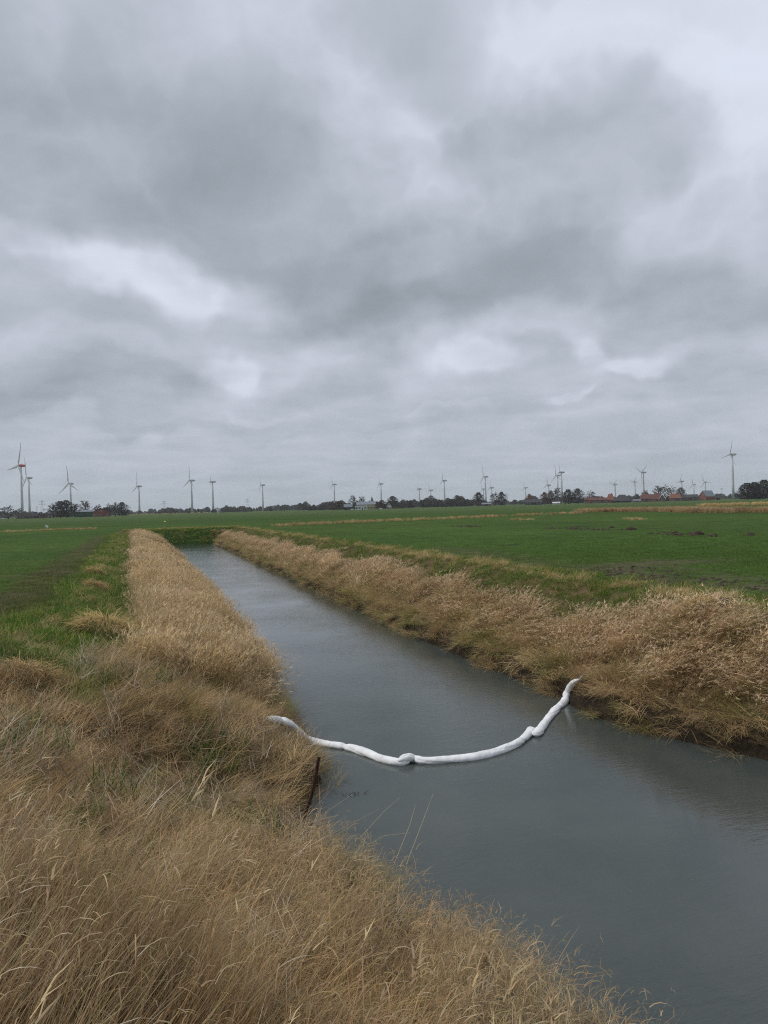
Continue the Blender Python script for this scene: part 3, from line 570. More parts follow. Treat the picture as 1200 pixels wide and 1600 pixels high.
# ------------------------------------------------------------------ oil absorbent booms
fab = mat('boom_fabric', (.84, .85, .85), .75, .16, 5, .45, .25)
cord = mat('white_cord', (.6, .6, .6), .8)
def catmull(P, n=14):
    P = [Vector(p) for p in P]; P = [P[0]*2-P[1]]+P+[P[-1]*2-P[-2]]; o_ = []
    for i in range(1, len(P)-2):
        for k in range(n):
            t_ = k/n; a, b_, c, d_ = P[i-1:i+3]
            o_.append(.5*((2*b_)+(c-a)*t_+(2*a-5*b_+4*c-d_)*t_*t_+(3*b_-a-3*c+d_)*t_**3))
    return o_+[P[-2]]
def boom(path, label, r=.090, seed=0, t0=.35, t1=.35, kinks=()):
    pts = catmull(path); n = len(pts); S = [0]
    for a, b_ in zip(pts[:-1], pts[1:]): S.append(S[-1]+(b_-a).length)
    tot = S[-1]; K = 30; V = []; F = []
    # resample evenly
    m = int(tot/.018); P = []
    for i in range(m+1):
        s = tot*i/m; j = min(max(np.searchsorted(S, s)-1, 0), n-2); P.append(pts[j].lerp(pts[j+1], (s-S[j])/max(S[j+1]-S[j], 1e-6)))
    for i, p in enumerate(P):
        s = tot*i/m; d_ = (P[min(i+1, m)]-P[max(i-1, 0)]).normalized(); sd_ = d_.cross(Vector((0, 0, 1))).normalized(); u_ = sd_.cross(d_)
        e = min(1, (s/t0+.0)**.5 if t0 else 1)*min(1, ((tot-s)/t1)**.5 if t1 else 1); e = max(e, .16)
        rr = r*e*(1+.09*float(vn(s, seed, .35, 7))+.04*float(vn(s, seed, .1, 8)))
        for kx in kinks: rr *= 1-.28*math.exp(-((s-kx*tot)/.05)**2)
        for k in range(K):
            a = 6.2832*k/K
            wv = 1+.05*math.sin(2*a+s*2.4+seed)+.030*float(vn(s+seed, a*.05+(seed*.3), .045, 13, 2))+.035*float(vn(s*1.0+math.cos(a)*.12, math.sin(a)*.12+seed, .07, 11, 2))
            fold = abs(math.sin(a*1.0+s*1.6+seed)); wv *= 1-.15*math.exp(-(fold/.13)**2)
            V.append(p+sd_*(math.cos(a)*rr*1.08*wv)+u_*(math.sin(a)*rr*.86*wv))
    for i in range(m): F += [(i*K+k, i*K+(k+1) % K, (i+1)*K+(k+1) % K, (i+1)*K+k) for k in range(K)]
    F += [tuple(range(K)), tuple(m*K+k for k in range(K))[::-1]]
    root = empty('absorbent_boom', P[m//2])
    me = mesh_from('sleeve', [Vector(v)-P[m//2] for v in V], F, [fab], True); obj('sleeve', me, root)
    for e_ in (2, m-2):
        if e_ == 2 and t0 == 0: continue
        q = P[e_]-P[m//2]; rr = r*.3
        MB().tube([q+Vector((0, 0, rr)), q+Vector((rr, 0, 0)), q+Vector((0, 0, -rr)), q+Vector((-rr, 0, 0)), q+Vector((0, 0, rr))], .008, 6).build('end_tie', cord, root, True)
    tag(root, label, 'boom', 'white oil absorbent booms strung across the canal'); return root, P
boom(BOOM[0], 'left white boom running from the grass bank to the middle of the water', seed=1, t0=.10, t1=.12, kinks=(.13, .24, .62))
boom(BOOM[1], 'middle white boom curving between the two knotted overlaps', seed=5, t0=.16, t1=.10, kinks=(.1, .8))
r3, P3 = boom(BOOM[2], 'right white boom climbing out of the water onto the right bank', seed=9, t0=.10, t1=.30, kinks=(.12, .62, .78))
e0 = P3[-1]
MB().tube([e0-r3.location, e0-r3.location+Vector((.16, .12, .05)), e0-r3.location+Vector((.34, .3, .06))], .012, 6).build('rope', cord, r3)

# ------------------------------------------------------------------ wind turbines
TW = mat('turbine_tower_paint', (.50, .52, .53), .5, .05, .3)
TG = mat('turbine_blade_paint', (.42, .44, .46), .5)
TR = mat('red_marking', (.45, .05, .06), .5)
def blade_mesh(Lb, red=False):
    V = []; F = []; st = [(0, .9), (.06, .9), (.16, 2.1), (.3, 1.8), (.6, 1.15), (.85, .7), (1, .2)]
    for s, c in st:
        c *= Lb/40; th = .25*c+.04; V += [(-.35*c, -th, s*Lb), (.65*c, -th*.4, s*Lb), (.65*c, th*.4, s*Lb), (-.35*c, th, s*Lb)]
        if s > .5: V[-4:] = [(a, b_+.04*Lb*(s-.5)**2*4, z) for a, b_, z in V[-4:]]
    for i in range(len(st)-1): F += [(i*4+k, i*4+(k+1) % 4, (i+1)*4+(k+1) % 4, (i+1)*4+k) for k in range(4)]
    F += [(0, 1, 2, 3), tuple(len(V)-4+k for k in range(4))[::-1]]
    return mesh_from('blade', V, F, [TG], True)
BL = blade_mesh(40)
def turbine(hx, hy, Lpx, phase, k, label, H=65, grp='wind turbines on the horizon', tw=1.0, big=False):
    hor = 808-32*hx/1200; D = FPX*(H-CAM_H)/(hor-hy)
    g = far(hx+(hor-hy)*.0264, D, FZ)
    d2 = Vector((g.x, g.y, 0)).normalized(); side = Vector((d2.y, -d2.x, 0))
    # rotor axis turned so that the rotor disc is seen foreshortened by k; wind comes from the left
    ang = math.asin(min(k, .98)); ax = (-side*math.cos(ang)-d2*math.sin(ang)).normalized()
    yaw = math.atan2(ax.y, ax.x)-math.pi/2          # local +Y is the rotor axis, pointing upwind
    root = empty('wind_turbine', g, yaw)
    Hh = H-FZ
    rb = (2.3 if not big else 3.4)*tw; rt_ = (1.15 if not big else 1.8)*tw
    MB().tube([(0, 0, 0), (0, 0, Hh*.33), (0, 0, Hh*.66), (0, 0, Hh-1.6)], [rb, rb*.83+rt_*.12, rt_+.35*(rb-rt_), rt_], 14).build('tower', TW, root, True)
    if big:
        MB().tube([(0, 0, Hh*.24), (0, 0, Hh*.28)], rb*.84, 14).build('marking_band', TR, root, True)
    nm = TR if big else TW
    z = Hh; s = 1.6 if big else 1.0
    MB().tube([(0, -7*s, z), (0, -5.6*s, z), (0, 0, z), (0, 3*s, z), (0, 3.6*s, z)], [1.1*s, 1.9*s, 2.2*s, 1.9*s, 1.2*s], 10).build('nacelle', nm, root, True)
    MB().tube([(0, 3.7*s, z), (0, 5.2*s, z), (0, 6.0*s, z)], [1.5*s, 1.2*s, .2*s], 10).build('hub', TG, root, True)
    Lb = Lpx*D/FPX
    for j in range(3):
        o = obj('blade', BL, root, (0, 4.5*s, z)); o.rotation_euler = (0, -R(phase+120*j), 0)
        wsc = max(1.3, D/950); o.scale = (wsc*Lb/40, Lb/40, Lb/40)
    return tag(root, label, 'wind turbine', grp)
# rotors face the viewer's left; a positive phase turns the blades clockwise as seen in the photograph
TL = [
 (33,728,38,22,.40,'tallest far left wind turbine with red nacelle and red tower band',True),
 (45,747,34,-6,.30,'grey wind turbine close beside the red-banded one at far left',False),
 (110,756,29,-4,.60,'wind turbine rising behind the left farm trees',False),
 (217,760,22,6,.35,'wind turbine right of the left farm, left of a pylon',False),
 (299,751,24,5,.45,'wind turbine above the far end of the canal reeds',False),
 (332,753,13,20,.30,'slim wind turbine just right of the one above the canal',False),
 (410,758,15,-14,.30,'wind turbine right of the second pylon',False),
 (522,757,13,-8,.40,'wind turbine left of the middle farm',False),
 (595,756,13,-4,.35,'wind turbine behind the middle farm roofs',False),
 (655,764,8,10,.30,'small wind turbine, first of three right of the middle farm',False),
 (673,766,13,-5,.30,'small wind turbine, second of three right of the middle farm',False),
 (694,751,15,4,.35,'taller wind turbine, third of three right of the middle farm',False),
 (758,745,19,-6,.40,'tallest wind turbine of the trio over the round dark trees',False),
 (755,764,9,-12,.40,'smallest, left turbine of the trio over the round dark trees',False),
 (768,762,12,8,.45,'right turbine of the trio over the round dark trees',False),
 (821,762,10,-8,.35,'lone small wind turbine over the long dark barns',False),
 (857,758,14,8,.50,'lower left wind turbine of the trio behind the brown trees',False),
 (871,743,18,-6,.50,'middle wind turbine of the trio behind the brown trees',False),
 (877,738,13,14,.40,'highest, right wind turbine of the trio behind the brown trees',False),
 (961,757,12,50,.60,'small wind turbine over the black hipped barn',False),
 (992,753,12,42,.60,'wind turbine left of the taller V-bladed one',False),
 (1005,738,19,58,.55,'tall wind turbine with blades in a V behind the red roofs',False),
 (1065,752,13,22,.60,'wind turbine right of the bare village trees',False),
 (1084,757,13,-4,.50,'thin wind turbine between the orange roof and the brick barn',False),
 (1102,753,13,-22,.80,'wind turbine directly above the brick barn',False),
 (1144,710,24,20,.55,'largest wind turbine at right beside the dense dark wood',False)]
for hx, hy, Lp, ph, k, lb, big in TL:
    hor = 808-32*hx/1200; ph_px = hor-hy
    turbine(hx, hy, Lp, ph, k, lb, H=130 if big else (78 if ph_px > 55 else 65 if ph_px > 28 else 50), big=big)

# ------------------------------------------------------------------ pylons
GALV = mat('galvanised_steel', (.24, .26, .28), .6)
def pylon(px, D, H, label, arms=2):
    g = far(px, D, FZ); root = empty('pylon', g, rz=-math.atan2(g.x, g.y)); m = MB(); w0 = H*.085; w1 = H*.02; r_ = H*.0045
    lv = [0, .25, .45, .62, .76, .88, 1]; W = [w0*(1-q)**1.1+w1 for q in lv]
    for sx_, sy_ in ((1, 1), (1, -1), (-1, -1), (-1, 1)):
        m.tube([(sx_*W[i], sy_*W[i], lv[i]*H) for i in range(len(lv))], r_, 4)
    for i in range(len(lv)-1):
        for s in (1, -1):
            m.tube([(-W[i], s*W[i], lv[i]*H), (W[i+1], s*W[i+1], lv[i+1]*H)], r_*.7, 3); m.tube([(W[i], s*W[i], lv[i]*H), (-W[i+1], s*W[i+1], lv[i+1]*H)], r_*.7, 3)
            m.tube([(s*W[i], -W[i], lv[i]*H), (s*W[i+1], W[i+1], lv[i+1]*H)], r_*.7, 3)
    m.build('lattice_mast', GALV, root)
    for a in range(arms):
        z = H*(.93-.17*a); hw = H*(.15+.06*a); m = MB()
        for s in (1, -1):
            m.tube([(0, s*w1, z), (hw, 0, z+.2)], r_, 4); m.tube([(0, s*w1, z), (-hw, 0, z+.2)], r_, 4)
            m.tube([(s*w1, 0, z+H*.035), (s*hw, 0, z+.2)], r_*.8, 3)
        m.build('cross_arm', GALV, root)
        for s in (-1, -.55, .55, 1): MB().tube([(s*hw, 0, z), (s*hw, 0, z-H*.05)], r_*1.1, 4).build('insulator', GALV, root)
    return tag(root, label, 'pylon', 'electricity pylons on the horizon')
pylon(66, 1350, 30, 'taller power pylon behind the left farm roofs')
pylon(58, 1700, 24, 'shorter power pylon left of the one behind the left farm', 1)
pylon(257, 1500, 26, 'power pylon between the two turbines above the reed belt')
pylon(387, 1500, 26, 'power pylon left of the turbine in the left middle')
pylon(792, 1700, 26, 'power pylon right of the round dark trees')
pylon(1128, 1500, 22, 'thin power pylon between brick barn and tall right turbine', 1)

# ------------------------------------------------------------------ trees
BARK = mat('winter_bark', (.085, .070, .058), .9, .3, 2)
BARKL = mat('pale_bark', (.20, .17, .15), .9, .2, 2)
TWIG = {'dark': mat('dark_twigs', (.050, .042, .036), .95, .35, .6), 'brown': mat('brown_twigs', (.110, .070, .048), .95, .3, .6), 'grey': mat('grey_twigs', (.105, .090, .080), .95, .3, .6),
        'rust': mat('rusty_leaves', (.24, .12, .05), .95, .3, .6), 'green': mat('evergreen_leaves', (.028, .040, .020), .95, .35, .6)}
def bare_tree(seed, dens=1.0, wide=.45, low=.25, leafy=0):
    """unit tree of height 1: returns (trunk MB, crown MB)"""
    rs = random.Random(seed); T = MB(); Cn = MB()
    tx = rs.uniform(-.03, .03)
    T.tube([(0, 0, -.03), (tx*.4, 0, low), (tx, 0, low+.3), (tx, 0, .8)], [.026, .020, .012, .004], 6)
    def br(p, d, ln, r, lev):
        q = p+d*ln; mid = p+d*(ln*.5)+Vector((rs.uniform(-1, 1), rs.uniform(-1, 1), 0))*ln*.07
        Cn.tube([p, mid, q], [r, r*.8, r*.6], 3, False)
        if lev >= 5: return
        for _ in range(3 if lev < 4 else int(4*dens)):
            nd = (d+Vector((rs.gauss(0, .48), rs.gauss(0, .48), rs.gauss(.10, .34)))).normalized()
            br(p.lerp(q, rs.uniform(.35, 1)), nd, ln*rs.uniform(.55, .82), r*.70, lev+1)
    for i in range(10):
        f = i/9; a = i*2.4+rs.uniform(-.4, .4); z = low+.5*f
        d = Vector((math.cos(a)*wide, math.sin(a)*wide, .35+.8*f)).normalized()
        br(Vector((tx*f, 0, z)), d, (.21-.09*f)*rs.uniform(.85, 1.15), .0115, 1)
    for _ in range(leafy):
        a = rs.uniform(0, 6.28); zz_ = rs.uniform(0, 1); lump = 1+.22*math.sin(a*3+seed)+.15*math.sin(zz_*9+a*2)
        q = .26*lump*rs.uniform(.15, 1)**.5*math.sin(3.14*min(.97, zz_*.85+.16))**.6*1.2
        c = Vector((q*math.cos(a), q*math.sin(a), low*.3+zz_*(.93-low*.3))); s = rs.uniform(.012, .03)
        e1 = Vector((rs.gauss(0, 1), rs.gauss(0, 1), rs.gauss(0, 1))).normalized(); e2 = e1.cross(Vector((rs.gauss(0, 1), rs.gauss(0, 1), 1))).normalized()
        Cn.add([c-e1*s, c+e2*s*.7, c+e1*s, c-e2*s*.7], [(0, 1, 2, 3)])
    zs = [v[2] for v in Cn.v]; k = 1/max(zs); Cn.v = [(a*k, b_*k, c*k) for a, b_, c in Cn.v]
    return T, Cn
TREES = {}
for key, args in {'a': (1, 1.0, .5, .2), 'b': (2, 1.0, .7, .15), 'c': (3, .8, .4, .3), 'd': (4, 1.1, .8, .1, 2600), 'e': (5, 1.0, .6, .12, 1700), 'f': (6, 1, .5, .05, 3200)}.items():
    T_, C_ = bare_tree(*args); TREES[key] = (T_, C_, {})
def tree(px, D, hpx, wpx, kind, colr, label, grp='bare winter trees on the horizon', bark=None, name='bare_tree'):
    T_, C_, cache = TREES[kind]; g = far(px, D, FZ); h = hpx*D/FPX; wd = wpx*D/FPX
    root = empty(name, g, rng.uniform(0, 6.28)); root.scale = (1, 1, 1)
    if colr not in cache: cache[colr] = (T_.mesh('trunk', bark or BARK, True), C_.mesh('crown', TWIG[colr]), max(abs(v[0]) for v in C_.v)+max(abs(v[1]) for v in C_.v))
    tm, cm, span = cache[colr]
    for nm, me_ in (('trunk', tm), ('crown', cm)):
        o = obj(nm, me_, root); o.scale = (wd/span*1.75, wd/span*1.75, h*1.1)
    return tag(root, label, 'tree', grp)
TRS = [ # px, D, height px, width px, variant, colour, label
 (13,840,20,20,'b','grey','bare spreading tree at the far left behind the white car'),
 (29,840,16,12,'c','dark','small bare tree left of the red-banded turbine'),
 (84,820,21,18,'b','grey','bare tree at the left end of the left farm wood'),
 (94,815,24,20,'e','dark','dense dark tree in the middle of the left farm wood'),
 (104,815,25,22,'e','dark','tallest tree of the left farm wood by the turbine tower'),
 (117,830,20,16,'a','brown','brownish bare tree left of the green barn'),
 (133,900,24,19,'a','grey','bare round-topped tree behind the green barn'),
 (153,870,18,13,'b','dark','dark tree behind the left end of the red brick house'),
 (166,860,15,12,'b','dark','bare tree behind the right gable of the red brick house'),
 (172,830,19,14,'b','dark','dark bare tree just right of the red brick house'),
 (180,825,21,12,'c','grey','pale-stemmed bare tree between house and dark bushy tree'),
 (191,820,20,17,'e','dark','dark bushy tree ending the left farm row'),
 (552,960,21,12,'a','grey','round bare tree left of the grey farm roof'),
 (566,960,19,13,'a','grey','flat-topped bare tree above the grey farm roof'),
 (529,880,13,18,'e','brown','brown bushes left of the open farm shed'),
 (597,890,13,14,'e','brown','brown bush at the right end of the middle farm'),
 (614,960,18,16,'e','dark','round dark tree right of the middle farm'),
 (748,1000,20,15,'e','dark','left round dark tree under the turbine trio'),
 (773,1000,20,13,'b','dark','middle bare tree under the turbine trio'),
 (784,1000,20,13,'e','dark','right round dark tree under the turbine trio'),
 (851,980,18,12,'e','brown','red-brown tree right of the long dark barns'),
 (861,980,20,11,'e','brown','second red-brown tree right of the long dark barns'),
 (871,1000,24,15,'a','grey','tallest bare grey tree among the brown trees'),
 (888,980,21,17,'e','dark','dark round tree left of the rightmost brown tree'),
 (903,980,22,17,'e','dark','dark round tree ending the brown tree group'),
 (923,1050,19,13,'b','grey','bare tree left of the brick row with red door'),
 (1008,1050,17,12,'a','grey','small bare tree above the left red roof'),
 (1029,1100,23,15,'a','grey','left bare village tree behind the red roofs'),
 (1038,1100,24,16,'b','grey','middle bare village tree, the tallest behind the red roofs'),
 (1050,1100,22,15,'b','grey','right bare village tree behind the orange roof'),
 (1064,1100,19,14,'e','grey','bushy bare tree behind the dark long roof'),
 (1097,1050,13,7,'c','dark','small dark tree left of the brick barn'),
 (1168,820,24,26,'d','dark','left, rounded tree of the dense dark wood at right'),
 (1180,820,25,24,'f','dark','middle, densest tree of the dark wood at right'),
 (1194,820,28,26,'d','dark','tall tree of the dark wood at the right photo edge'),
 (1209,820,26,24,'d','dark','outermost tree of the dark wood at the right photo edge')]
for a in TRS: tree(*a)
tree(827.5, 1020, 16, 9, 'e', 'rust', 'rust-orange leafed tree above the long dark barns')

# far woodland band along the horizon, too many and too small to tell apart
wl = bpy.data.collections.new('woodland_library')
for i, kk in enumerate(('d', 'e', 'f')):
    T_, C_, _ = TREES[kk]; m_ = MB(); m_.v = list(C_.v); m_.f = list(C_.f)
    me_ = m_.mesh('woodland_crown', TWIG[('grey', 'dark', 'grey')[i]]); wl.objects.link(bpy.data.objects.new('woodland_crown_%d' % i, me_))
P = []; S_ = []
for px in np.arange(-60, 1290, 2.1):
    hh = 6.5+3.5*float(vn(px, 0, 26, 201, 3))+2.5*float(vn(px, 0, 7, 202))
    if 200 < px < 500: hh *= .95
    if px < 200: hh += 1
    hh += 4*math.exp(-((px-520)/60)**2)+3*math.exp(-((px-690)/70)**2)
    D = 1900+500*rng.uniform(-1, 1)
    if 480 < px < 740 and rng.uniform() < .5: D = 1150
    g = far(px+rng.uniform(-2, 2), D, FZ-1.0); h = max(hh, 3.5)*D/FPX*rng.uniform(.8, 1.1)
    P.append(g[:]); S_.append((h*1.5, h*1.5, h))
n = len(P); S_ = [(a*1.2, b_*1.2, c*1.25) for a, b_, c in S_]
scatter('far_woodland', np.array(P), wl, rng.uniform(0, 6.28, n), np.zeros((n, 2)), np.array(S_), np.ones((n, 3)), 'low grey band of distant trees along the whole horizon', 'woodland')

# ------------------------------------------------------------------ farms and village
BR = mat('red_brick', (.20, .070, .050), .9, .25, 1.5); BRD = mat('dark_brick', (.11, .045, .038), .9, .25, 1.5)
WH = mat('white_render', (.62, .62, .62), .8, .08, .5); YEL = mat('yellow_render', (.40, .37, .18), .8, .1, .5); GRN = mat('green_sheet', (.035, .10, .060), .6, .1, .5)
GL = mat('window_glass', (.03, .035, .04), .15, spec=.6); FR = mat('white_frame', (.7, .7, .7), .5); BLK = mat('black_boards', (.025, .023, .024), .9, .2, 1)
RO = mat('orange_tiles', (.19, .082, .056), .8, .2, .8); RRED = mat('red_tiles', (.130, .058, .046), .85, .25, .8); RG = mat('grey_sheet_roof', (.19, .21, .24), .6, .12, .6); RD = mat('dark_roof', (.055, .050, .055), .85, .2, .8)
DR = mat('dark_door', (.05, .05, .05), .6)
def house(px, D, base_px, wpx, hw_px, hr_px, wall, roof, label, name='house', gable=False, nwin=3, win=True, door=True, hip=0.0, chimney=True, depth=None, rot=0.0, cat='house', grp=None, trim=False, big_door=False):
    """wpx width, hw_px eaves height, hr_px ridge height; seen broadside, or gable end on"""
    s = D/FPX; g = far(px, D, FZ); rz = -math.atan2(g.x, g.y)+rot; W = wpx*s; E = hw_px*s; Rg = hr_px*s; Dp = depth or W*.6
    root = empty(name, g, rz); hx, hy = W/2, Dp/2
    if gable: ridge_y = True
    else: ridge_y = False
    m = MB().box(-hx, hx, -hy, hy, 0, E)
    if ridge_y: m.add([(-hx, -hy, E), (hx, -hy, E), (0, -hy, Rg), (-hx, hy, E), (hx, hy, E), (0, hy, Rg)], [(0, 1, 2), (4, 3, 5)])
    elif hip < .3*W: m.add([(-hx, -hy, E), (-hx, hy, E), (-hx+hip, 0, Rg), (hx, -hy, E), (hx, hy, E), (hx-hip, 0, Rg)], [(0, 1, 2), (4, 3, 5)])
    m.build('wall', wall, root)
    o_ = .5; th = .28; m = MB()
    if ridge_y:
        for q in (-1, 1):
            ex = q*(hx+o_); ez = E-o_*(Rg-E)/hx
            V = [(ex, -hy-o_, ez), (ex, hy+o_, ez), (0, hy+o_, Rg), (0, -hy-o_, Rg)]
            m.add(V+[(a, b_, c+th) for a, b_, c in V], [(0, 1, 2, 3), (7, 6, 5, 4), (0, 4, 5, 1), (1, 5, 6, 2), (2, 6, 7, 3), (3, 7, 4, 0)])
    else:
        for q in (-1, 1):
            ey = q*(hy+o_); ez = E-o_*(Rg-E)/hy
            V = [(-hx-o_, ey, ez), (hx+o_, ey, ez), (hx+o_-hip, 0, Rg), (-hx-o_+hip, 0, Rg)]
            m.add(V+[(a, b_, c+th) for a, b_, c in V], [(0, 1, 2, 3), (7, 6, 5, 4), (0, 4, 5, 1), (1, 5, 6, 2), (2, 6, 7, 3), (3, 7, 4, 0)])
            if hip:
                V = [(q*(hx+o_), -hy-o_, ez), (q*(hx+o_), hy+o_, ez), (q*(hx+o_-hip), 0, Rg)]
                m.add(V+[(a, b_, c+th) for a, b_, c in V], [(0, 1, 2), (5, 4, 3), (0, 3, 4, 1), (1, 4, 5, 2), (2, 5, 3, 0)])
    rf = m.build('roof', roof, root)
    if trim and ridge_y:
        for q in (-1, 1): MB().tube([(q*(hx+o_+.1), -hy-o_-.15, E-o_*(Rg-E)/hx+.2), (0, -hy-o_-.15, Rg+.25)], .3, 4).build('barge_board', FR, root)
    if chimney: MB().box(W*.18-.5, W*.18+.5, -.5 if not ridge_y else hy*.2, .5 if not ridge_y else hy*.2+1, Rg-1.2, Rg+1.3).build('chimney', BRD, rf)
    if win:
        for i in range(nwin):
            cx = -hx+W*(i+.5)/nwin
            if door and i == nwin//2: continue
            w_ = min(1.1, W/nwin*.3); z0 = min(1.0, E*.3); z1 = z0+min(1.6, E*.5)
            f = MB().box(cx-w_-.12, cx+w_+.12, -hy-.06, -hy+.02, z0-.12, z1+.12).build('window', FR, root)
            MB().box(cx-w_, cx+w_, -hy-.10, -hy-.062, z0, z1).build('pane', GL, f)
        if ridge_y and Rg-E > 3:
            f = MB().box(-.9, .9, -hy-.06, -hy+.02, E+.5, E+2.1).build('window', FR, root); MB().box(-.75, .75, -hy-.10, -hy-.062, E+.65, E+1.95).build('pane', GL, f)
    if door:
        cx = -hx+W*(nwin//2+.5)/nwin; w_ = 2.2 if big_door else .6; d_ = MB().box(cx-w_, cx+w_, -hy-.08, -hy+.02, 0, min(3.6 if big_door else 2.2, E*.9)).build('door', DR, root)
    return tag(root, label, cat, grp)
FV = 'houses and barns of the right village'; FL = 'buildings of the left farm'; FM = 'buildings of the middle farm'
house(44, 850, 0, 13, 3.5, 8.5, BRD, RD, 'low dark-roofed building under the red-banded turbine', 'farm_shed', nwin=3, grp=FL, cat='building', hip=3)
house(57, 860, 0, 13, 4, 8, BLK, RD, 'dark flat-roofed building right of the low dark roof', 'farm_shed', nwin=3, chimney=False, grp=FL, cat='building')
house(65, 845, 0, 9, 5, 10, BRD, RD, 'dark gabled building in front of the pylon', 'farmhouse', gable=True, nwin=2, grp=FL, chimney=False)
house(76, 850, 0, 8, 4, 6.5, WH, RD, 'small pale outbuilding left of the farm wood', 'outbuilding', nwin=2, chimney=False, grp=FL, cat='building')
house(133, 850, 0, 28, 8, 11, GRN, RG, 'long green barn beside the red brick house', 'green_barn', nwin=3, chimney=False, grp=FL, cat='barn', win=False, big_door=True, depth=14)
house(158, 830, 0, 25, 7, 13, BR, RD, 'red brick house with pale windows beside the green barn', 'brick_house', gable=True, nwin=4, grp=FL, depth=18)
house(268, 1700, 0, 16, 5, 8, WH, RG, 'distant pale hall right of the first lone pylon', 'distant_hall', nwin=4, chimney=False, cat='building', depth=16)
house(344, 1500, 0, 14, 4, 6.5, WH, RG, 'distant white-walled hall under the slim turbine', 'distant_hall', nwin=4, chimney=False, cat='building', depth=14)
house(423, 1700, 0, 12, 3.5, 7, BRD, RD, 'distant dark barn left of centre on the horizon', 'distant_barn', nwin=3, chimney=False, cat='barn', depth=14)
house(544, 870, 0, 12, 5, 9, BLK, RG, 'open grey-roofed shed at the left of the middle farm', 'farm_shed', nwin=3, chimney=False, grp=FM, cat='building', win=False, big_door=True)
house(572, 900, 0, 29, 7.5, 12, YEL, RG, 'long yellow farmhouse under a wide grey roof', 'farmhouse', nwin=7, grp=FM, depth=18)
house(564, 875, 0, 18, 4.5, 5.6, WH, RG, 'low white annex before the yellow farmhouse', 'annex', nwin=4, chimney=False, grp=FM, cat='building', depth=6)
house(608, 880, 0, 7, 4.5, 10, WH, RD, 'small white gabled house right of the middle farm', 'small_house', gable=True, nwin=2, grp=FM, chimney=False)
house(760, 950, 0, 14, 3.2, 5, BRD, RG, 'low shed at the foot of the turbine trio trees', 'farm_shed', nwin=3, chimney=False, cat='building', depth=9)
house(834, 980, 0, 26, 4, 8.5, BLK, RD, 'longest dark barn under the rust-orange tree', 'dark_barn', nwin=5, chimney=False, cat='barn', depth=16)
house(869, 930, 0, 11, 2.4, 3.6, WH, WH, 'small white flat building before the brown trees', 'garage', nwin=2, chimney=False, cat='building', win=False)
house(922, 1010, 0, 16, 5, 9, BR, RRED, 'red brick row left of the orange gable', 'brick_row', nwin=4, grp=FV, cat='house', depth=10)
house(939, 1000, 0, 18, 5, 8.2, BRD, RRED, 'dark brick row joined left of the orange gable', 'brick_row', nwin=4, grp=FV, depth=10)
house(954, 1010, 0, 11, 5, 13.5, BR, RO, 'steep orange-roofed house left of the black hipped barn', 'orange_roof_house', gable=False, nwin=2, grp=FV, hip=2.5, depth=12)
house(972, 970, 0, 27, 3, 12, BLK, RD, 'black hipped barn in the right village', 'black_barn', nwin=3, grp=FV, cat='barn', hip=8, chimney=False, win=False, big_door=True, depth=18)
house(995, 960, 0, 11, 2.5, 4, BR, RG, 'low shed with pale roof right of the black hipped barn', 'farm_shed', nwin=3, grp=FV, chimney=False, cat='building', depth=6)
house(1008, 1010, 0, 17, 5, 12.5, BRD, RRED, 'farmhouse with dull red roof, leftmost of the red roofs', 'red_roof_house', nwin=4, grp=FV, hip=4, depth=14)
house(1024, 990, 0, 17, 4.5, 11.5, BR, RRED, 'house with bright red roof beside the white-edged gable', 'red_roof_house', nwin=4, grp=FV, depth=12)
house(1035, 975, 0, 9, 4.5, 11, BRD, RD, 'gabled house with white roof edges between red and orange roofs', 'gabled_house', gable=True, nwin=2, grp=FV, trim=True, chimney=False)
house(1044, 980, 0, 10, 4, 9, BLK, RD, 'dark gabled barn with white roof edges left of the orange roof', 'gabled_barn', gable=True, nwin=2, grp=FV, trim=True, chimney=False, cat='barn')
house(1055, 970, 0, 18, 5, 11.5, BRD, RO, 'house with the brightest orange roof', 'orange_roof_house', nwin=4, grp=FV, hip=2, depth=12)
house(1078, 1010, 0, 22, 5, 9.5, BLK, RD, 'long low dark building right of the orange roof', 'long_shed', nwin=5, grp=FV, cat='building', chimney=False, depth=14)
house(1105, 960, 0, 13, 6.5, 15, BR, RG, 'tall brick barn with grey metal roof', 'brick_barn', gable=True, nwin=3, grp=FV, cat='barn', rot=-.75, depth=15, chimney=False)
house(1122, 1000, 0, 6, 4, 7, BLK, RD, 'small dark shed right of the brick barn', 'farm_shed', nwin=2, grp=FV, cat='building', chimney=False, win=False)
# church spire behind the middle farm
g = far(581.5, 2100, FZ); rt1 = empty('church_tower', g); MB().box(-3, 3, -3, 3, 0, 20).build('tower', BRD, rt1)
MB().add([(-3.2, -3.2, 20), (3.2, -3.2, 20), (3.2, 3.2, 20), (-3.2, 3.2, 20), (0, 0, 33)], [(0, 1, 4), (1, 2, 4), (2, 3, 4), (3, 0, 4), (3, 2, 1, 0)]).build('spire', RD, rt1)
tag(rt1, 'distant pointed church tower above the middle farm roof', 'church tower')
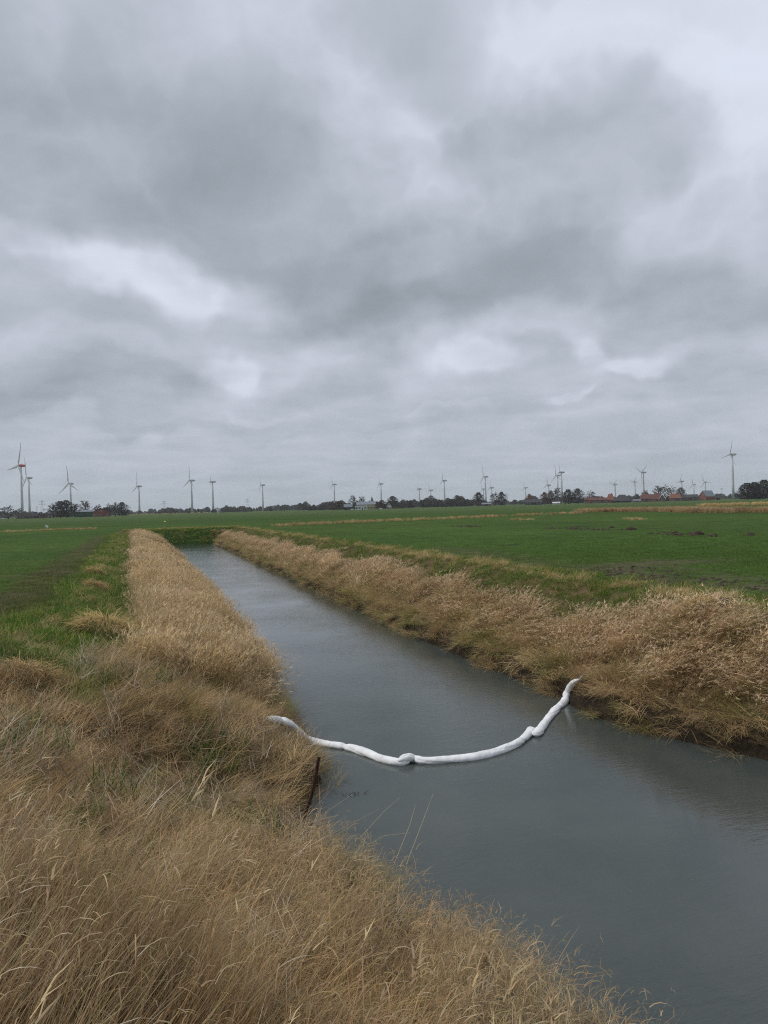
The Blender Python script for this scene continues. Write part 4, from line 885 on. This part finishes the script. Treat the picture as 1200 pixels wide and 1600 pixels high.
# hedges
HG = TWIG['brown']
def hedge(px0, px1, D, hpx, label):
    a = far(px0, D, FZ); b_ = far(px1, D, FZ); m = MB(); n = int((b_-a).length*26); h = hpx*D/FPX
    for _ in range(n):
        c = a.lerp(b_, rng.uniform(0, 1))+Vector((rng.uniform(-1, 1), rng.uniform(-1.2, 1.2), h*rng.uniform(0, 1)*(.8+.2*math.sin(rng.uniform(0, 6)))))
        e1 = Vector(rng.normal(0, 1, 3)).normalized(); e2 = e1.cross(Vector(rng.normal(0, 1, 3))).normalized(); s = rng.uniform(.2, .5)
        m.add([c-e1*s, c+e2*s*.6, c+e1*s, c-e2*s*.6], [(0, 1, 2, 3)])
    return tag(m.build('hedge', HG), label, 'hedge', 'low hedges at the foot of the farms')
hedge(25, 82, 800, 3.5, 'low dark hedge before the leftmost farm buildings')
hedge(612, 640, 860, 4.5, 'clipped dark hedge right of the small white gabled house')
hedge(1066, 1096, 940, 4, 'low hedge between orange roof and brick barn')
# straw verge at field edge under the farms
ditch('far_verge', [(200,804.8),(330,801.5)], 2, .8, 1.5, 2.5, [(1.0,.95,.75),(1.2,1.1,.9)], 'pale straw verge at the far edge of the left field', hs=.8)

# ------------------------------------------------------------------ cars
CW = mat('white_car_paint', (.75, .76, .78), .25, spec=.5); CD = mat('dark_car_paint', (.06, .07, .10), .25, spec=.5); TY = mat('tyre_rubber', (.02, .02, .02), .9)
def car(px, D, paint, label, rot=0.0):
    g = far(px, D, FZ); root = empty('parked_car', g, -math.atan2(g.x, g.y)+rot)
    pr = [(-2.1, .3), (2.1, .3), (2.15, .75), (1.9, .92), (1.0, 1.0), (-1.95, 1.0), (-2.15, .8)]; n = len(pr)
    m = MB().add([(x_, -.85, z) for x_, z in pr]+[(x_, .85, z) for x_, z in pr], [tuple(range(n))[::-1], tuple(range(n, 2*n))]+[(i, (i+1) % n, n+(i+1) % n, n+i) for i in range(n)]); m.build('body', paint, root)
    m = MB().add([(-1.9, -.8, 1.002), (1.1, -.8, 1.002), (.4, -.68, 1.48), (-1.5, -.68, 1.48), (-1.9, .8, 1.002), (1.1, .8, 1.002), (.4, .68, 1.48), (-1.5, .68, 1.48)], [(0, 1, 2, 3), (5, 4, 7, 6), (1, 5, 6, 2), (4, 0, 3, 7), (3, 2, 6, 7)]); m.build('windows', GL, root)
    MB().box(-1.5, .4, -.68, .68, 1.483, 1.53).build('car_roof', paint, root)
    for x_ in (-1.35, 1.35):
        for y_ in (-.86, .86): MB().tube([(x_, y_-.1, .33), (x_, y_+.1, .33)], .33, 12).build('wheel', TY, root)
    return tag(root, label, 'car', 'parked cars by the farms')
car(4, 790, CW, 'white car at the far left photo edge before the bare trees')
car(550, 850, CW, 'white car before the open shed of the middle farm')
car(595, 850, CW, 'white car before the brown bush right of the yellow farmhouse')
car(606, 855, CD, 'dark car before the small white gabled house')

# ------------------------------------------------------------------ field markers
g = hit(73, 828.5, FZ); rt1 = empty('marker_sign', Vector((g.x, g.y, FZ)), -math.atan2(g.x, g.y))
MB().tube([(0, 0, -.2), (0, 0, .75)], .035, 6).build('post', STK, rt1)
o = MB().box(-.28, .28, -.03, -.005, -.17, .17).build('board', FR, rt1, loc=(.03, -.04, .72)); o.rotation_euler = (0, R(35), 0)
tag(rt1, 'small tilted white sign board on a post in the left field', 'sign')
g = hit(258, 820, FZ); rt1 = empty('field_marker', Vector((g.x, g.y, FZ)))
YG = mat('yellow_green_plastic', (.50, .62, .08), .5)
MB().tube([(0, 0, -.2), (0, 0, .5)], .03, 6).build('stake', STK, rt1)
MB().tube([(0, 0, .42), (0, 0, .5), (0, 0, .68), (0, 0, .80), (0, 0, .84)], [.08, .2, .25, .14, .03], 12).build('marker_cap', YG, rt1, True)
tag(rt1, 'small yellow-green round marker in the field beyond the canal', 'marker')
# mole hills and clods on the right field
CL = mat('turned_clay', (.055, .042, .028), .95, .3, 8, .8)
def clod(px, py, s, label):
    g = hit(px, py, FZ); rs = random.Random(int(px*7+py)); m = MB(); K = 9
    V = [(0, 0, s*.55)]; F = []
    for j, (q, z) in enumerate(((.5, .42), (.85, .2), (1.1, -.05))):
        for k in range(K): a = 6.283*k/K; rr = .62*q*s*rs.uniform(.6, 1.4); V.append((rr*math.cos(a)*1.4, rr*math.sin(a), z*s*rs.uniform(.7, 1.3)))
    F += [(0, 1+k, 1+(k+1) % K) for k in range(K)]
    for j in range(2): F += [(1+j*K+k, 1+(j+1)*K+k, 1+(j+1)*K+(k+1) % K, 1+j*K+(k+1) % K) for k in range(K)]
    return tag(obj('clay_clod', mesh_from('clay_clod', V, F, [CL], True), loc=(g.x, g.y, float(ground_z(g.x, g.y)))), label, 'clod', 'dark clods and mole hills in the right field')
for px, py, s, lb in [(955,825,.34,'leftmost dark clod of the row across the right field'),(985,828,.55,'widest dark clod of the row across the right field'),(1090,836,.6,'dark clod of the right field below the orange roof'),
   (1130,942,.35,'black mole hill behind the right bank crest near the right edge'),(902,824,.3,'small clod left of the row in the right field'),(1172,837,.4,'dark clod near the right photo edge in the middle of the field')]: clod(px, py, s, lb)

cl_ = bpy.data.collections.new('clod_library')
for i in range(3):
    K = 7; V = [(0, 0, .11)]; F = []
    for j, (q, z) in enumerate(((.12, .08), (.22, -.03))):
        for k in range(K): a = 6.283*k/K; rr = q*rng.uniform(.6, 1.4); V.append((rr*math.cos(a), rr*math.sin(a), z*rng.uniform(.7, 1.3)))
    F += [(0, 1+k, 1+(k+1) % K) for k in range(K)]+[(1+k, 1+K+k, 1+K+(k+1) % K, 1+(k+1) % K) for k in range(K)]
    cl_.objects.link(bpy.data.objects.new('small_clod_%d' % i, mesh_from('small_clod', V, F, [CL], True)))
ditch('small_clods', [(700,822),(820,824.5),(900,826),(1000,831),(1100,837),(1260,842)], 1.5, 5, .35, 1.25, [(1,1,1),(1,1,1)], 'broken row of small dark clods across the right field', gap=.0, lib=cl_)
ditch('ploughed_clods', [(960,886),(1000,902),(1100,912),(1260,918)], 1.6, 22, .15, .5, [(1,1,1),(1,1,1)], 'small clods turned up by wheels in the curved field track', gap=-.6, lib=cl_)

# ------------------------------------------------------------------ haze
HZ = True
if HZ:
    hm = bpy.data.materials.new('haze'); hm.use_nodes = True; t = hm.node_tree; t.nodes.clear()
    ho = t.nodes.new('ShaderNodeOutputMaterial'); pv = t.nodes.new('ShaderNodeVolumePrincipled'); pv.inputs['Color'].default_value = (.86, .90, .96, 1)
    pv.inputs['Density'].default_value = .00008; pv.inputs['Anisotropy'].default_value = 0.0; t.links.new(pv.outputs[0], ho.inputs['Volume'])
    tag(MB().box(-9500, 9500, -9000, 9500, -3.1, 175).build('haze', hm), kind='stuff', label='pale thin haze over the whole plain', cat='haze')
